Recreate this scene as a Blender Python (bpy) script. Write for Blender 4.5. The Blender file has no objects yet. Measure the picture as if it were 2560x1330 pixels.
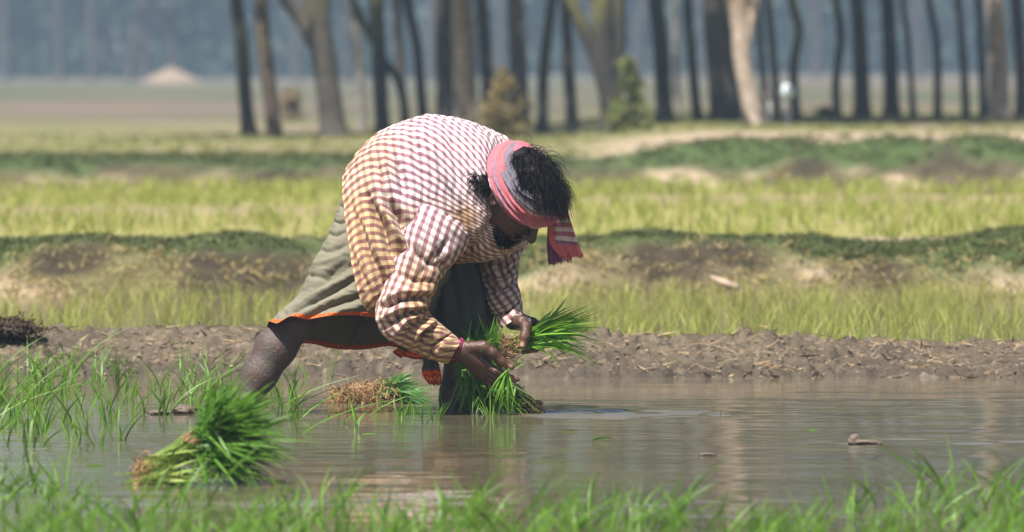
import bpy, math
import numpy as np

SC = bpy.context.scene
COL = SC.collection
rng = np.random.default_rng(11)

# ------------------------------------------------------------------ camera model
FPX = 2560 * 300 / 36.0
H = 1.03
TH = math.atan2(515.0, FPX)
FW = np.array([0, math.cos(TH), -math.sin(TH)])
UP = np.array([0, math.sin(TH), math.cos(TH)])
RT = np.array([1.0, 0, 0])
D0 = 24.9


def P(px, py, D):
    """point(s) seen at px,py (photo pixels), at distance D in front of the camera"""
    px = np.asarray(px, float)[..., None]
    py = np.asarray(py, float)[..., None]
    D = np.asarray(D, float)[..., None]
    d = RT * (px - 1280) + UP * (665 - py) + FW * FPX
    return np.array([0, 0, H]) + d * (D / d[..., 1:2])


def Q(px, py, d=0.0):
    return P(px, py, D0 + np.asarray(d, float))


def proj(V):
    W = V - np.array([0, 0, H])
    z = W @ FW
    return 1280 + FPX * (W @ RT) / z, 665 - FPX * (W @ UP) / z


def wat(px, py):
    """point on the water sheet (z=0) seen at that pixel"""
    D = FPX * H / max(py - 150.0, 1)
    return P(px, py, D)


def nrm(v):
    v = np.asarray(v, float)
    return v / (np.linalg.norm(v, axis=-1, keepdims=True) + 1e-12)


# ------------------------------------------------------------------ noise
def _hash(i, j, k):
    n = (i * 374761393 + j * 668265263 + k * 1274126177) & 0xFFFFFFFF
    n = ((n ^ (n >> 13)) * 1103515245) & 0xFFFFFFFF
    n = ((n ^ (n >> 16)) * 2246822519) & 0xFFFFFFFF
    return ((n ^ (n >> 15)) & 0xFFFFFF) / float(0xFFFFFF)


def vnoise(p):
    p = np.asarray(p, float)
    i = np.floor(p).astype(np.int64)
    f = p - i
    f = f * f * (3 - 2 * f)
    r = 0
    for a in (0, 1):
        for b in (0, 1):
            for c in (0, 1):
                w = (f[..., 0] if a else 1 - f[..., 0]) * (f[..., 1] if b else 1 - f[..., 1]) * (f[..., 2] if c else 1 - f[..., 2])
                r = r + w * _hash(i[..., 0] + a, i[..., 1] + b, i[..., 2] + c)
    return r * 2 - 1


def fbm(p, o=4, g=0.5):
    p = np.asarray(p, float)
    r, a, s = 0, 1.0, 0
    for k in range(o):
        r = r + a * vnoise(p * (2 ** k) + 17.3 * k)
        s += a
        a *= g
    return r / s


def sstep(a, b, x):
    t = np.clip((np.asarray(x, float) - a) / (b - a), 0, 1)
    return t * t * (3 - 2 * t)


# ------------------------------------------------------------------ objects
def tag(o, label=None, cat=None, group=None, kind=None):
    if label: o['label'] = label
    if cat: o['category'] = cat
    if group: o['group'] = group
    if kind: o['kind'] = kind
    return o


def mesh(name, V, faces, uv=None, attrs=None, cols=None, smooth=True):
    me = bpy.data.meshes.new(name)
    V = np.asarray(V, np.float32)
    if not isinstance(faces, (list, tuple)):
        faces = [faces]
    faces = [np.asarray(f, np.int32) for f in faces if len(f)]
    me.vertices.add(len(V))
    me.vertices.foreach_set('co', V.ravel())
    loops = np.concatenate([f.ravel() for f in faces])
    tot = np.concatenate([np.full(len(f), f.shape[1], np.int32) for f in faces])
    st = np.concatenate([[0], np.cumsum(tot)[:-1]]).astype(np.int32)
    me.loops.add(len(loops))
    me.loops.foreach_set('vertex_index', loops)
    me.polygons.add(len(tot))
    me.polygons.foreach_set('loop_start', st)
    me.polygons.foreach_set('loop_total', tot)
    if smooth:
        me.polygons.foreach_set('use_smooth', np.ones(len(tot), bool))
    if uv is not None:
        l = me.uv_layers.new(name='UVMap')
        l.data.foreach_set('uv', np.asarray(uv, np.float32)[loops].ravel())
    for k, a in (attrs or {}).items():
        at = me.attributes.new(k, 'FLOAT', 'POINT')
        at.data.foreach_set('value', np.asarray(a, np.float32))
    if cols is not None:
        at = me.attributes.new('Col', 'FLOAT_COLOR', 'POINT')
        c = np.ones((len(V), 4), np.float32)
        c[:, :3] = cols
        at.data.foreach_set('color', c.ravel())
    me.update(calc_edges=True)
    return me


def link(name, me, mat, parent=None, origin=None):
    """origin: shift the mesh so the object's origin sits there"""
    o = bpy.data.objects.new(name, me)
    COL.objects.link(o)
    if mat is not None:
        me.materials.clear()
        me.materials.append(mat)
    if origin is not None:
        n = len(me.vertices)
        a = np.empty(n * 3, np.float32)
        me.vertices.foreach_get('co', a)
        a = (a.reshape(-1, 3) - np.asarray(origin, np.float32)).ravel()
        me.vertices.foreach_set('co', a)
        me.update()
        if parent is None:
            o.location = origin
    if parent is not None:
        o.parent = parent
    return o


def empty(name, loc):
    o = bpy.data.objects.new(name, None)
    o.empty_display_size = 0.05
    COL.objects.link(o)
    o.location = loc
    return o


def grid_faces(nv, nu, off=0):
    i = np.arange(nv - 1)[:, None] * nu + np.arange(nu - 1)[None, :]
    i = i.ravel() + off
    return np.stack([i, i + 1, i + nu + 1, i + nu], 1)


# ------------------------------------------------------------------ materials
class NT:
    def __init__(s, name):
        s.m = bpy.data.materials.new(name)
        s.m.use_nodes = True
        s.t = s.m.node_tree
        s.b = s.t.nodes['Principled BSDF']
        s.out = s.t.nodes['Material Output']

    def n(s, typ, ins=None, **kw):
        nd = s.t.nodes.new(typ)
        for k, v in kw.items():
            setattr(nd, k, v)
        for k, v in (ins or {}).items():
            if hasattr(v, 'is_output'):
                s.t.links.new(v, nd.inputs[k])
            else:
                nd.inputs[k].default_value = v
        return nd

    def set(s, **kw):
        for k, v in kw.items():
            k = k.replace('_', ' ')
            if hasattr(v, 'is_output'):
                s.t.links.new(v, s.b.inputs[k])
            else:
                s.b.inputs[k].default_value = v

    def math(s, op, a, b=0.0, c=0.0):
        return s.n('ShaderNodeMath', {0: a, 1: b, 2: c}, operation=op).outputs[0]

    def mix(s, f, a, b, mode='MIX'):
        nd = s.n('ShaderNodeMix', data_type='RGBA', blend_type=mode)
        for k, v in ((0, f), (6, a), (7, b)):
            if hasattr(v, 'is_output'):
                s.t.links.new(v, nd.inputs[k])
            else:
                nd.inputs[k].default_value = v if k == 0 else (tuple(v) + (1,))[:4]
        return nd.outputs[2]

    def noise(s, co, scale, detail=4, rough=.55):
        return s.n('ShaderNodeTexNoise', {'Vector': co, 'Scale': scale, 'Detail': detail, 'Roughness': rough}).outputs[0]

    def scaled(s, co, sc):
        return s.n('ShaderNodeMapping', {'Vector': co, 'Scale': sc}).outputs[0]

    def ramp(s, f, lo, hi):
        return s.n('ShaderNodeMapRange', {'Value': f, 'From Min': lo, 'From Max': hi}).outputs[0]

    def bump(s, h, strength, dist):
        return s.n('ShaderNodeBump', {'Height': h, 'Strength': strength, 'Distance': dist}).outputs[0]

    def obj(s):
        return s.n('ShaderNodeTexCoord').outputs['Object']

    def pos(s):
        return s.n('ShaderNodeNewGeometry').outputs['Position']

    def attr(s, name):
        return s.n('ShaderNodeAttribute', attribute_name=name)


def leaf_mat(name, c1, c2, trans=.35, rough=.45, tip=None):
    t = NT(name)
    co = t.pos()
    f = t.ramp(t.noise(co, 9, 3), .35, .65)
    rnd = t.n('ShaderNodeObjectInfo').outputs['Random']
    f2 = t.math('ADD', t.math('MULTIPLY', f, .6), t.math('MULTIPLY', t.attr('rnd').outputs['Fac'], .55))
    c = t.mix(f2, c1, c2)
    if tip:
        c = t.mix(t.attr('tip').outputs['Fac'], c, tip)
    t.set(Base_Color=c, Roughness=rough, Specular_IOR_Level=.35)
    tr = t.n('ShaderNodeBsdfTranslucent', {'Color': t.mix(.5, c, (c2[0] * 1.3, c2[1] * 1.2, c2[2] * .6))})
    mx = t.n('ShaderNodeMixShader', {0: trans, 1: t.b.outputs[0], 2: tr.outputs[0]})
    t.t.links.new(mx.outputs[0], t.out.inputs['Surface'])
    return t.m


def plain_mat(name, c1, c2, scale=20, rough=.85, bump=.4, bd=.01):
    t = NT(name)
    co = t.pos()
    f = t.noise(co, scale, 6, .65)
    t.set(Base_Color=t.mix(t.ramp(f, .35, .65), c1, c2), Roughness=rough, Specular_IOR_Level=.25,
          Normal=t.bump(f, bump, bd))
    return t.m


def col_mat(name, rough=.85, var=.5, scale=30, bump=.4, bd=.01, spec=.2, weave=None):
    """colour from the vertex attribute Col (the object's own pattern), broken up by noise"""
    t = NT(name)
    co = t.pos()
    f = t.noise(co, scale, 6, .65)
    k = t.math('ADD', t.math('MULTIPLY', t.ramp(f, .3, .7), var), 1 - var / 2)
    c = t.mix(1.0, t.attr('Col').outputs['Color'], t.n('ShaderNodeCombineColor', {0: k, 1: k, 2: k}).outputs[0], 'MULTIPLY')
    t.set(Base_Color=c, Roughness=rough, Specular_IOR_Level=spec, Normal=t.bump(f, bump, bd))
    return t.m


# gingham: u runs round the body, v along it (metres)
def gingham_mat():
    t = NT('gingham_cotton')
    uv = t.n('ShaderNodeUVMap', uv_map='UVMap').outputs[0]
    wob = t.n('ShaderNodeTexNoise', {'Vector': uv, 'Scale': 9.0, 'Detail': 2.0}).outputs[1]
    uvw = t.n('ShaderNodeVectorMath', {0: uv, 1: t.n('ShaderNodeVectorMath', {0: t.n('ShaderNodeVectorMath', {0: wob, 1: (.5, .5, .5)}, operation='SUBTRACT').outputs[0], 'Scale': .004}, operation='SCALE').outputs[0]}, operation='ADD').outputs[0]
    s = t.n('ShaderNodeSeparateXYZ', {0: uvw})
    def stripe(x, per, duty, soft=.06):
        f = t.math('FRACT', t.math('DIVIDE', x, per))
        d = t.math('ABSOLUTE', t.math('SUBTRACT', f, .5))
        return t.ramp(d, duty / 2 + soft / 2, duty / 2 - soft / 2)
    su = stripe(s.outputs[0], .0262, .47)
    sv = stripe(s.outputs[1], .0235, .48)
    st = t.attr('stain').outputs['Fac']
    white = t.mix(st, (.74, .72, .69), (.56, .41, .23))
    half = t.mix(st, (.40, .335, .37), (.36, .25, .145))
    purp = t.mix(st, (.29, .165, .205), (.24, .115, .105))
    dark = t.mix(st, (.19, .088, .12), (.145, .062, .064))
    c = t.mix(su, t.mix(sv, white, half), t.mix(sv, purp, dark))
    dirt = t.ramp(t.noise(uv, 14, 5, .7), .42, .75)
    c = t.mix(t.math('MULTIPLY', dirt, t.math('MULTIPLY', t.math('ADD', st, .12), .45)), c, (.30, .19, .09))
    weave = t.noise(t.scaled(uv, (420, 420, 1)), 1, 2)
    fold = t.noise(t.scaled(uv, (30, 16, 1)), 1, 4, .6)
    hgt = t.math('ADD', t.math('MULTIPLY', weave, .08), fold)
    t.set(Base_Color=c, Roughness=.9, Specular_IOR_Level=.12, Normal=t.bump(hgt, .5, .005))
    t.b.inputs['Sheen Weight'].default_value = .08
    return t.m


def cloth_mat(name, c1, c2, scale=(60, 25, 1), bump=.6, bd=.006):
    t = NT(name)
    uv = t.n('ShaderNodeUVMap', uv_map='UVMap').outputs[0]
    f = t.noise(t.scaled(uv, scale), 1, 5, .6)
    w = t.noise(t.scaled(uv, (500, 90, 1)), 1, 2)
    big = t.noise(uv, 6, 4, .6)
    c = t.mix(t.ramp(t.math('ADD', t.math('MULTIPLY', big, .7), t.math('MULTIPLY', w, .3)), .35, .65), c1, c2)
    rim = t.attr('rim').outputs['Fac']      # woven red border with its yellow lines
    rv = t.attr('rimv').outputs['Fac']
    u = t.n('ShaderNodeSeparateXYZ', {0: uv}).outputs[0]
    wave = t.math('ADD', rv, t.math('MULTIPLY', t.math('SINE', t.math('MULTIPLY', u, 420)), .09))
    yl = t.ramp(t.math('ABSOLUTE', t.math('SUBTRACT', wave, .52)), .10, .05)
    yl2 = t.ramp(t.math('ABSOLUTE', t.math('SUBTRACT', rv, .15)), .08, .04)
    yy = t.math('MAXIMUM', yl, t.math('MULTIPLY', yl2, .5))
    red = t.mix(yy, (.52, .035, .012), (.62, .26, .03))
    zig = t.math('GREATER_THAN', t.math('ADD', rv, t.math('MULTIPLY', t.math('SINE', t.math('MULTIPLY', u, 700)), .16)), .86)
    rimf = t.math('MULTIPLY', rim, t.math('SUBTRACT', 1.0, t.math('MULTIPLY', zig, .75)))
    t.set(Base_Color=t.mix(rimf, c, red), Roughness=.9, Specular_IOR_Level=.15,
          Normal=t.bump(t.math('ADD', f, t.math('MULTIPLY', w, .1)), bump, bd))
    return t.m


def skin_mat():
    t = NT('dark_skin')
    co = t.pos()
    f = t.noise(co, 40, 5, .6)
    c = t.mix(f, (.048, .024, .017), (.105, .052, .036))
    c = t.mix(t.attr('pale').outputs['Fac'], c, (.27, .125, .075))
    c = t.mix(t.attr('nail').outputs['Fac'], c, (.62, .36, .27))
    mud = t.attr('mud').outputs['Fac']
    sp = t.ramp(t.noise(co, 130, 4, .7), .60, .68)
    m2 = t.math('MULTIPLY', mud, t.ramp(t.noise(co, 22, 5, .7), .35, .6))
    c = t.mix(t.math('MULTIPLY', m2, .9), c, (.066, .056, .053))
    c = t.mix(t.math('MULTIPLY', mud, t.math('MULTIPLY', sp, .7)), c, (.26, .22, .19))
    wm = t.attr('wetmud').outputs['Fac']
    c = t.mix(t.math('MULTIPLY', wm, t.ramp(t.noise(co, 30, 5, .7), .3, .5)), c, (.022, .020, .022))
    wet = t.attr('wet').outputs['Fac']
    r = t.math('SUBTRACT', .60, t.math('MULTIPLY', wet, .36))
    h = t.math('ADD', t.noise(co, 260, 3, .6), t.math('MULTIPLY', t.noise(co, 90, 3, .6), 1.5))
    t.set(Base_Color=c, Roughness=r, Specular_IOR_Level=.5, Normal=t.bump(h, .6, .0035))
    return t.m


def water_mat():
    t = NT('muddy_water')
    co = t.pos()
    big = t.noise(t.scaled(co, (.8, 1.6, 1)), 1, 4, .6)
    c = t.mix(t.ramp(big, .35, .65), (.100, .084, .055), (.140, .120, .080))
    w2 = t.noise(t.scaled(co, (14, 46, 1)), 1, 3, .5)
    t.set(Base_Color=c, Roughness=.025, IOR=1.33, Specular_IOR_Level=.5, Normal=t.bump(w2, .35, .0012))
    return t.m


# ------------------------------------------------------------------ lofted cloth
def crom(X, t):
    """Catmull-Rom through the rows of X at t in [0, n-1]"""
    n = len(X)
    i = np.clip(np.floor(t).astype(int), 0, n - 2)
    f = (t - i)[:, None]
    g = lambda k: X[np.clip(k, 0, n - 1)]
    p0, p1, p2, p3 = g(i - 1), g(i), g(i + 1), g(i + 2)
    return .5 * (2 * p1 + (p2 - p0) * f + (2 * p0 - 5 * p1 + 4 * p2 - p3) * f ** 2 + (3 * p1 - p0 - 3 * p2 + p3) * f ** 3)


def loft(rings, nv, nu, pw=2.0):
    """rings: (Tx,Ty, Bx,By, depthT, depthB, halfdepth, nearx, neary). returns V (nv,nu,3), a"""
    X = np.array(rings, float)
    t = np.linspace(0, len(X) - 1, nv)
    R = crom(X, t)
    a = np.linspace(-math.pi / 2, 1.5 * math.pi, nu)
    ca, sa = np.cos(a)[None], np.sin(a)[None]
    if np.ndim(pw):
        pw = np.interp(t, np.arange(len(pw)), pw)[:, None]
    ca = np.sign(ca) * np.abs(ca) ** (2 / pw)
    sa = np.sign(sa) * np.abs(sa) ** (2 / pw)
    px = (R[:, 0] + R[:, 2])[:, None] / 2 + (R[:, 0] - R[:, 2])[:, None] / 2 * ca + R[:, 7][:, None] * sa
    py = (R[:, 1] + R[:, 3])[:, None] / 2 + (R[:, 1] - R[:, 3])[:, None] / 2 * ca + R[:, 8][:, None] * sa
    dd = (R[:, 4] + R[:, 5])[:, None] / 2 + (R[:, 4] - R[:, 5])[:, None] / 2 * ca - R[:, 6][:, None] * sa
    return Q(px, py, dd), a


def gnormals(V):
    du = np.gradient(V, axis=1)
    dv = np.gradient(V, axis=0)
    n = nrm(np.cross(du, dv))
    c = V.mean(axis=1, keepdims=True)
    s = np.sign(((V - c) * n).sum(-1).mean())
    return n * (s if s != 0 else 1)


def arc_uv(V, ref=None):
    nv, nu, _ = V.shape
    ref = nu // 4 if ref is None else ref      # the top line
    du = np.linalg.norm(np.diff(V, axis=1), axis=-1)
    u = np.concatenate([np.zeros((nv, 1)), np.cumsum(du, 1)], 1)
    u = u - u[:, ref:ref + 1]
    dv = np.linalg.norm(np.diff(V, axis=0), axis=-1)
    v = np.concatenate([np.zeros((1, nu)), np.cumsum(dv, 0)], 0)
    v = .6 * v + .4 * v.mean(1, keepdims=True)
    return u, v


def creases(V, N, lst):
    """folds pressed into the cloth along polylines given where they lie on the near side"""
    px, py = proj(V.reshape(-1, 3))
    px = px.reshape(V.shape[:2]); py = py.reshape(V.shape[:2])
    d = np.zeros(V.shape[:2])
    near = sstep(-.15, .25, -N[..., 1])
    for pts, w, amp in lst:
        pts = np.array(pts, float)
        L = np.linalg.norm(np.diff(pts, axis=0), axis=1)
        tot, acc = L.sum(), 0
        best = np.full(V.shape[:2], 1e9); bt = np.zeros(V.shape[:2])
        for k in range(len(pts) - 1):
            ab = pts[k + 1] - pts[k]
            tt = np.clip(((px - pts[k, 0]) * ab[0] + (py - pts[k, 1]) * ab[1]) / (ab @ ab), 0, 1)
            dist = np.hypot(px - pts[k, 0] - tt * ab[0], py - pts[k, 1] - tt * ab[1])
            m = dist < best
            best = np.where(m, dist, best); bt = np.where(m, (acc + tt * L[k]) / tot, bt)
            acc += L[k]
        d += amp * np.exp(-(best / w) ** 2) * np.sin(np.clip(bt, .04, .96) * math.pi) ** .6
    return d * near


def cloth_mesh(name, V, uv, attrs=None, cols=None, thick=0):
    nv, nu, _ = V.shape
    f = grid_faces(nv, nu)
    me = mesh(name, V.reshape(-1, 3), f, np.stack([uv[0].ravel(), uv[1].ravel()], 1),
              {k: a.ravel() for k, a in (attrs or {}).items()}, None if cols is None else cols.reshape(-1, 3))
    return me


# ------------------------------------------------------------------ tubes and blades
def tube(pts, rad, ns=8, cap=True, squash=None):
    pts = np.asarray(pts, float)
    rad = np.broadcast_to(np.asarray(rad, float), (len(pts),))
    tg = nrm(np.gradient(pts, axis=0))
    ref = np.array([0, 1.0, 0]) if abs(tg[:, 1]).mean() < .8 else np.array([1.0, 0, 0])
    s = nrm(np.cross(tg, ref))
    b = np.cross(s, tg)
    a = np.linspace(0, 2 * math.pi, ns, endpoint=False)
    V = pts[:, None] + rad[:, None, None] * (np.cos(a)[None, :, None] * s[:, None] + np.sin(a)[None, :, None] * b[:, None])
    n = len(pts)
    i = np.arange(n - 1)[:, None] * ns + np.arange(ns)[None]
    j = np.arange(n - 1)[:, None] * ns + (np.arange(ns)[None] + 1) % ns
    f = np.stack([i.ravel(), j.ravel(), j.ravel() + ns, i.ravel() + ns], 1)
    V = V.reshape(-1, 3)
    tris = []
    if cap:
        for k, base in ((0, 0), (n - 1, (n - 1) * ns)):
            V = np.vstack([V, pts[k]])
            c = len(V) - 1
            for q in range(ns):
                tris.append((base + q, base + (q + 1) % ns, c))
    return V, f, np.array(tris, int).reshape(-1, 3)


def merge(parts):
    V, qs, ts, off = [], [], [], 0
    for v, q, t in parts:
        V.append(v); qs.append(q + off)
        if len(t): ts.append(t + off)
        off += len(v)
    return np.vstack(V), [np.vstack(qs)] + ([np.vstack(ts)] if ts else [])


def blades(base, d, length, width, bend, segs=6, r=None, curl=0.0):
    """tapered grass blades; base,d (N,3); bend (N,3) pulls the tip"""
    r = rng if r is None else r
    N = len(base)
    d = nrm(d)
    t = np.linspace(0, 1, segs + 1)
    length = np.broadcast_to(np.asarray(length, float), (N,))
    width = np.broadcast_to(np.asarray(width, float), (N,))
    C = base[:, None] + d[:, None] * (length[:, None] * t)[..., None] + bend[:, None] * ((t ** 2.2)[None] * length[:, None])[..., None]
    tg = nrm(np.gradient(C, axis=1))
    rv = nrm(r.normal(size=(N, 3)))[:, None]
    s = nrm(np.cross(tg, rv))
    wp = np.minimum(1, .55 + 1.6 * t) * np.clip((1 - t) * 2.2, 0.03, 1)
    hw = (width[:, None] * wp[None] / 2)[..., None]
    V = np.stack([C - s * hw, C + s * hw], 2).reshape(-1, 3)
    k = np.arange(N)[:, None] * (segs + 1) * 2 + np.arange(segs)[None] * 2
    k = k.ravel()
    f = np.stack([k, k + 1, k + 3, k + 2], 1)
    tip = np.repeat(np.tile(t, N), 2)
    rn = np.repeat(r.random(N), (segs + 1) * 2)
    return V, f, {'tip': tip, 'rnd': rn}


def blade_mesh(name, parts):
    V, F, A, off = [], [], {'tip': [], 'rnd': []}, 0
    for v, f, a in parts:
        V.append(v); F.append(f + off); off += len(v)
        for k in A: A[k].append(a[k])
    return mesh(name, np.vstack(V), np.vstack(F), attrs={k: np.concatenate(x) for k, x in A.items()})


# ------------------------------------------------------------------ implicit body
class SDF:
    def __init__(s, lo, hi, h):
        s.lo, s.h = np.array(lo, float), h
        s.n = np.ceil((np.array(hi) - s.lo) / h).astype(int) + 1
        s.g = np.full(s.n, 1.0, np.float32)

    def _box(s, lo, hi):
        a = np.clip(np.floor((lo - s.lo) / s.h).astype(int), 0, s.n - 1)
        b = np.clip(np.ceil((hi - s.lo) / s.h).astype(int) + 1, 1, s.n)
        ax = [s.lo[k] + s.h * np.arange(a[k], b[k]) for k in range(3)]
        G = np.stack(np.meshgrid(*ax, indexing='ij'), -1)
        return tuple(slice(a[k], b[k]) for k in range(3)), G

    def _add(s, sl, d, k, sub=False):
        g = s.g[sl]
        if sub:
            a, b = g, -d
            hh = np.maximum(k - np.abs(a - b), 0) / k
            s.g[sl] = np.maximum(a, b) + hh * hh * k / 4
        else:
            hh = np.maximum(k - np.abs(g - d), 0) / k
            s.g[sl] = np.minimum(g, d) - hh * hh * k / 4

    def cap(s, a, b, ra, rb, k=.01, sub=False):
        a, b = np.array(a, float), np.array(b, float)
        m = max(ra, rb) + k + 2 * s.h
        sl, G = s._box(np.minimum(a, b) - m, np.maximum(a, b) + m)
        ab = b - a
        t = np.clip(((G - a) @ ab) / (ab @ ab + 1e-12), 0, 1)
        d = np.linalg.norm(G - a - t[..., None] * ab, axis=-1) - (ra + (rb - ra) * t)
        s._add(sl, d.astype(np.float32), k, sub)

    def chain(s, pts, rad, k=.01):
        for i in range(len(pts) - 1):
            s.cap(pts[i], pts[i + 1], rad[i], rad[i + 1], k)

    def ell(s, c, ax, r, k=.01, sub=False):
        c, r = np.array(c, float), np.array(r, float)
        m = r.max() + k + 2 * s.h
        sl, G = s._box(c - m, c + m)
        L = (G - c) @ np.array(ax).T
        k0 = np.linalg.norm(L / r, axis=-1)
        k1 = np.linalg.norm(L / (r * r), axis=-1)
        d = k0 * (k0 - 1) / (k1 + 1e-9)
        s._add(sl, d.astype(np.float32), k, sub)

    def surface(s):
        g = s.g
        n = g.shape
        ins = g < 0
        cnt = np.zeros((n[0] - 1, n[1] - 1, n[2] - 1), np.int8)
        for a in (0, 1):
            for b in (0, 1):
                for c in (0, 1):
                    cnt += ins[a:n[0] - 1 + a, b:n[1] - 1 + b, c:n[2] - 1 + c]
        act = (cnt > 0) & (cnt < 8)
        I = np.argwhere(act)
        idx = np.full(act.shape, -1, np.int32)
        idx[act] = np.arange(len(I))
        acc = np.zeros((len(I), 3)); w = np.zeros(len(I))
        cor = [np.array(c) for c in np.ndindex(2, 2, 2)]
        for p in cor:
            for ax in range(3):
                if p[ax] == 0:
                    q = p.copy(); q[ax] = 1
                    va = g[I[:, 0] + p[0], I[:, 1] + p[1], I[:, 2] + p[2]]
                    vb = g[I[:, 0] + q[0], I[:, 1] + q[1], I[:, 2] + q[2]]
                    m = (va < 0) != (vb < 0)
                    t = np.where(m, va / np.where(m, va - vb, 1), 0)
                    pt = p[None] + np.zeros((len(I), 3)); pt[:, ax] += t
                    acc += pt * m[:, None]; w += m
        V = s.lo + s.h * (I + acc / w[:, None])
        Fs = []
        for ax in range(3):
            u, v = (ax + 1) % 3, (ax + 2) % 3
            a = np.take(ins, range(n[ax] - 1), ax)
            b = np.take(ins, range(1, n[ax]), ax)
            E = np.argwhere(a != b)
            ok = (E[:, u] > 0) & (E[:, v] > 0) & (E[:, u] < n[u] - 1) & (E[:, v] < n[v] - 1)
            E = E[ok]
            fl = a[E[:, 0], E[:, 1], E[:, 2]]
            c = []
            for du, dv in ((0, 0), (-1, 0), (-1, -1), (0, -1)):
                K = E.copy(); K[:, u] += du; K[:, v] += dv
                c.append(idx[K[:, 0], K[:, 1], K[:, 2]])
            f = np.stack(c, 1)
            f[~fl] = f[~fl][:, ::-1]
            Fs.append(f)
        return V, np.vstack(Fs)

# =================================================================== THE WORKER
def ribbons(C, width, r):
    N, S, _ = C.shape
    tg = nrm(np.gradient(C, axis=1))
    s = nrm(np.cross(tg, nrm(r.normal(size=(N, 3)))[:, None]))
    t = np.linspace(0, 1, S)
    hw = (np.broadcast_to(width, (N,))[:, None] * np.clip(1.15 - t ** 2, .12, 1)[None] / 2)[..., None]
    V = np.stack([C - s * hw, C + s * hw], 2).reshape(-1, 3)
    k = (np.arange(N)[:, None] * S * 2 + np.arange(S - 1)[None] * 2).ravel()
    return V, np.stack([k, k + 1, k + 3, k + 2], 1)


HS = 1.10
U_ = nrm([.60, -.62, .50])
F_ = np.array([.36, -.22, -.86]); F_ = nrm(F_ - (F_ @ U_) * U_)
R_ = np.cross(F_, U_)
HC = Q(1298, 486, -.165)                      # middle of the head
HAX = np.stack([R_, F_, U_])


def hp(r, f, u):
    return HC + HS * (r * R_ + f * F_ + u * U_)


def hp_many(L):
    return HC + HS * np.asarray(L) @ HAX


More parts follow.
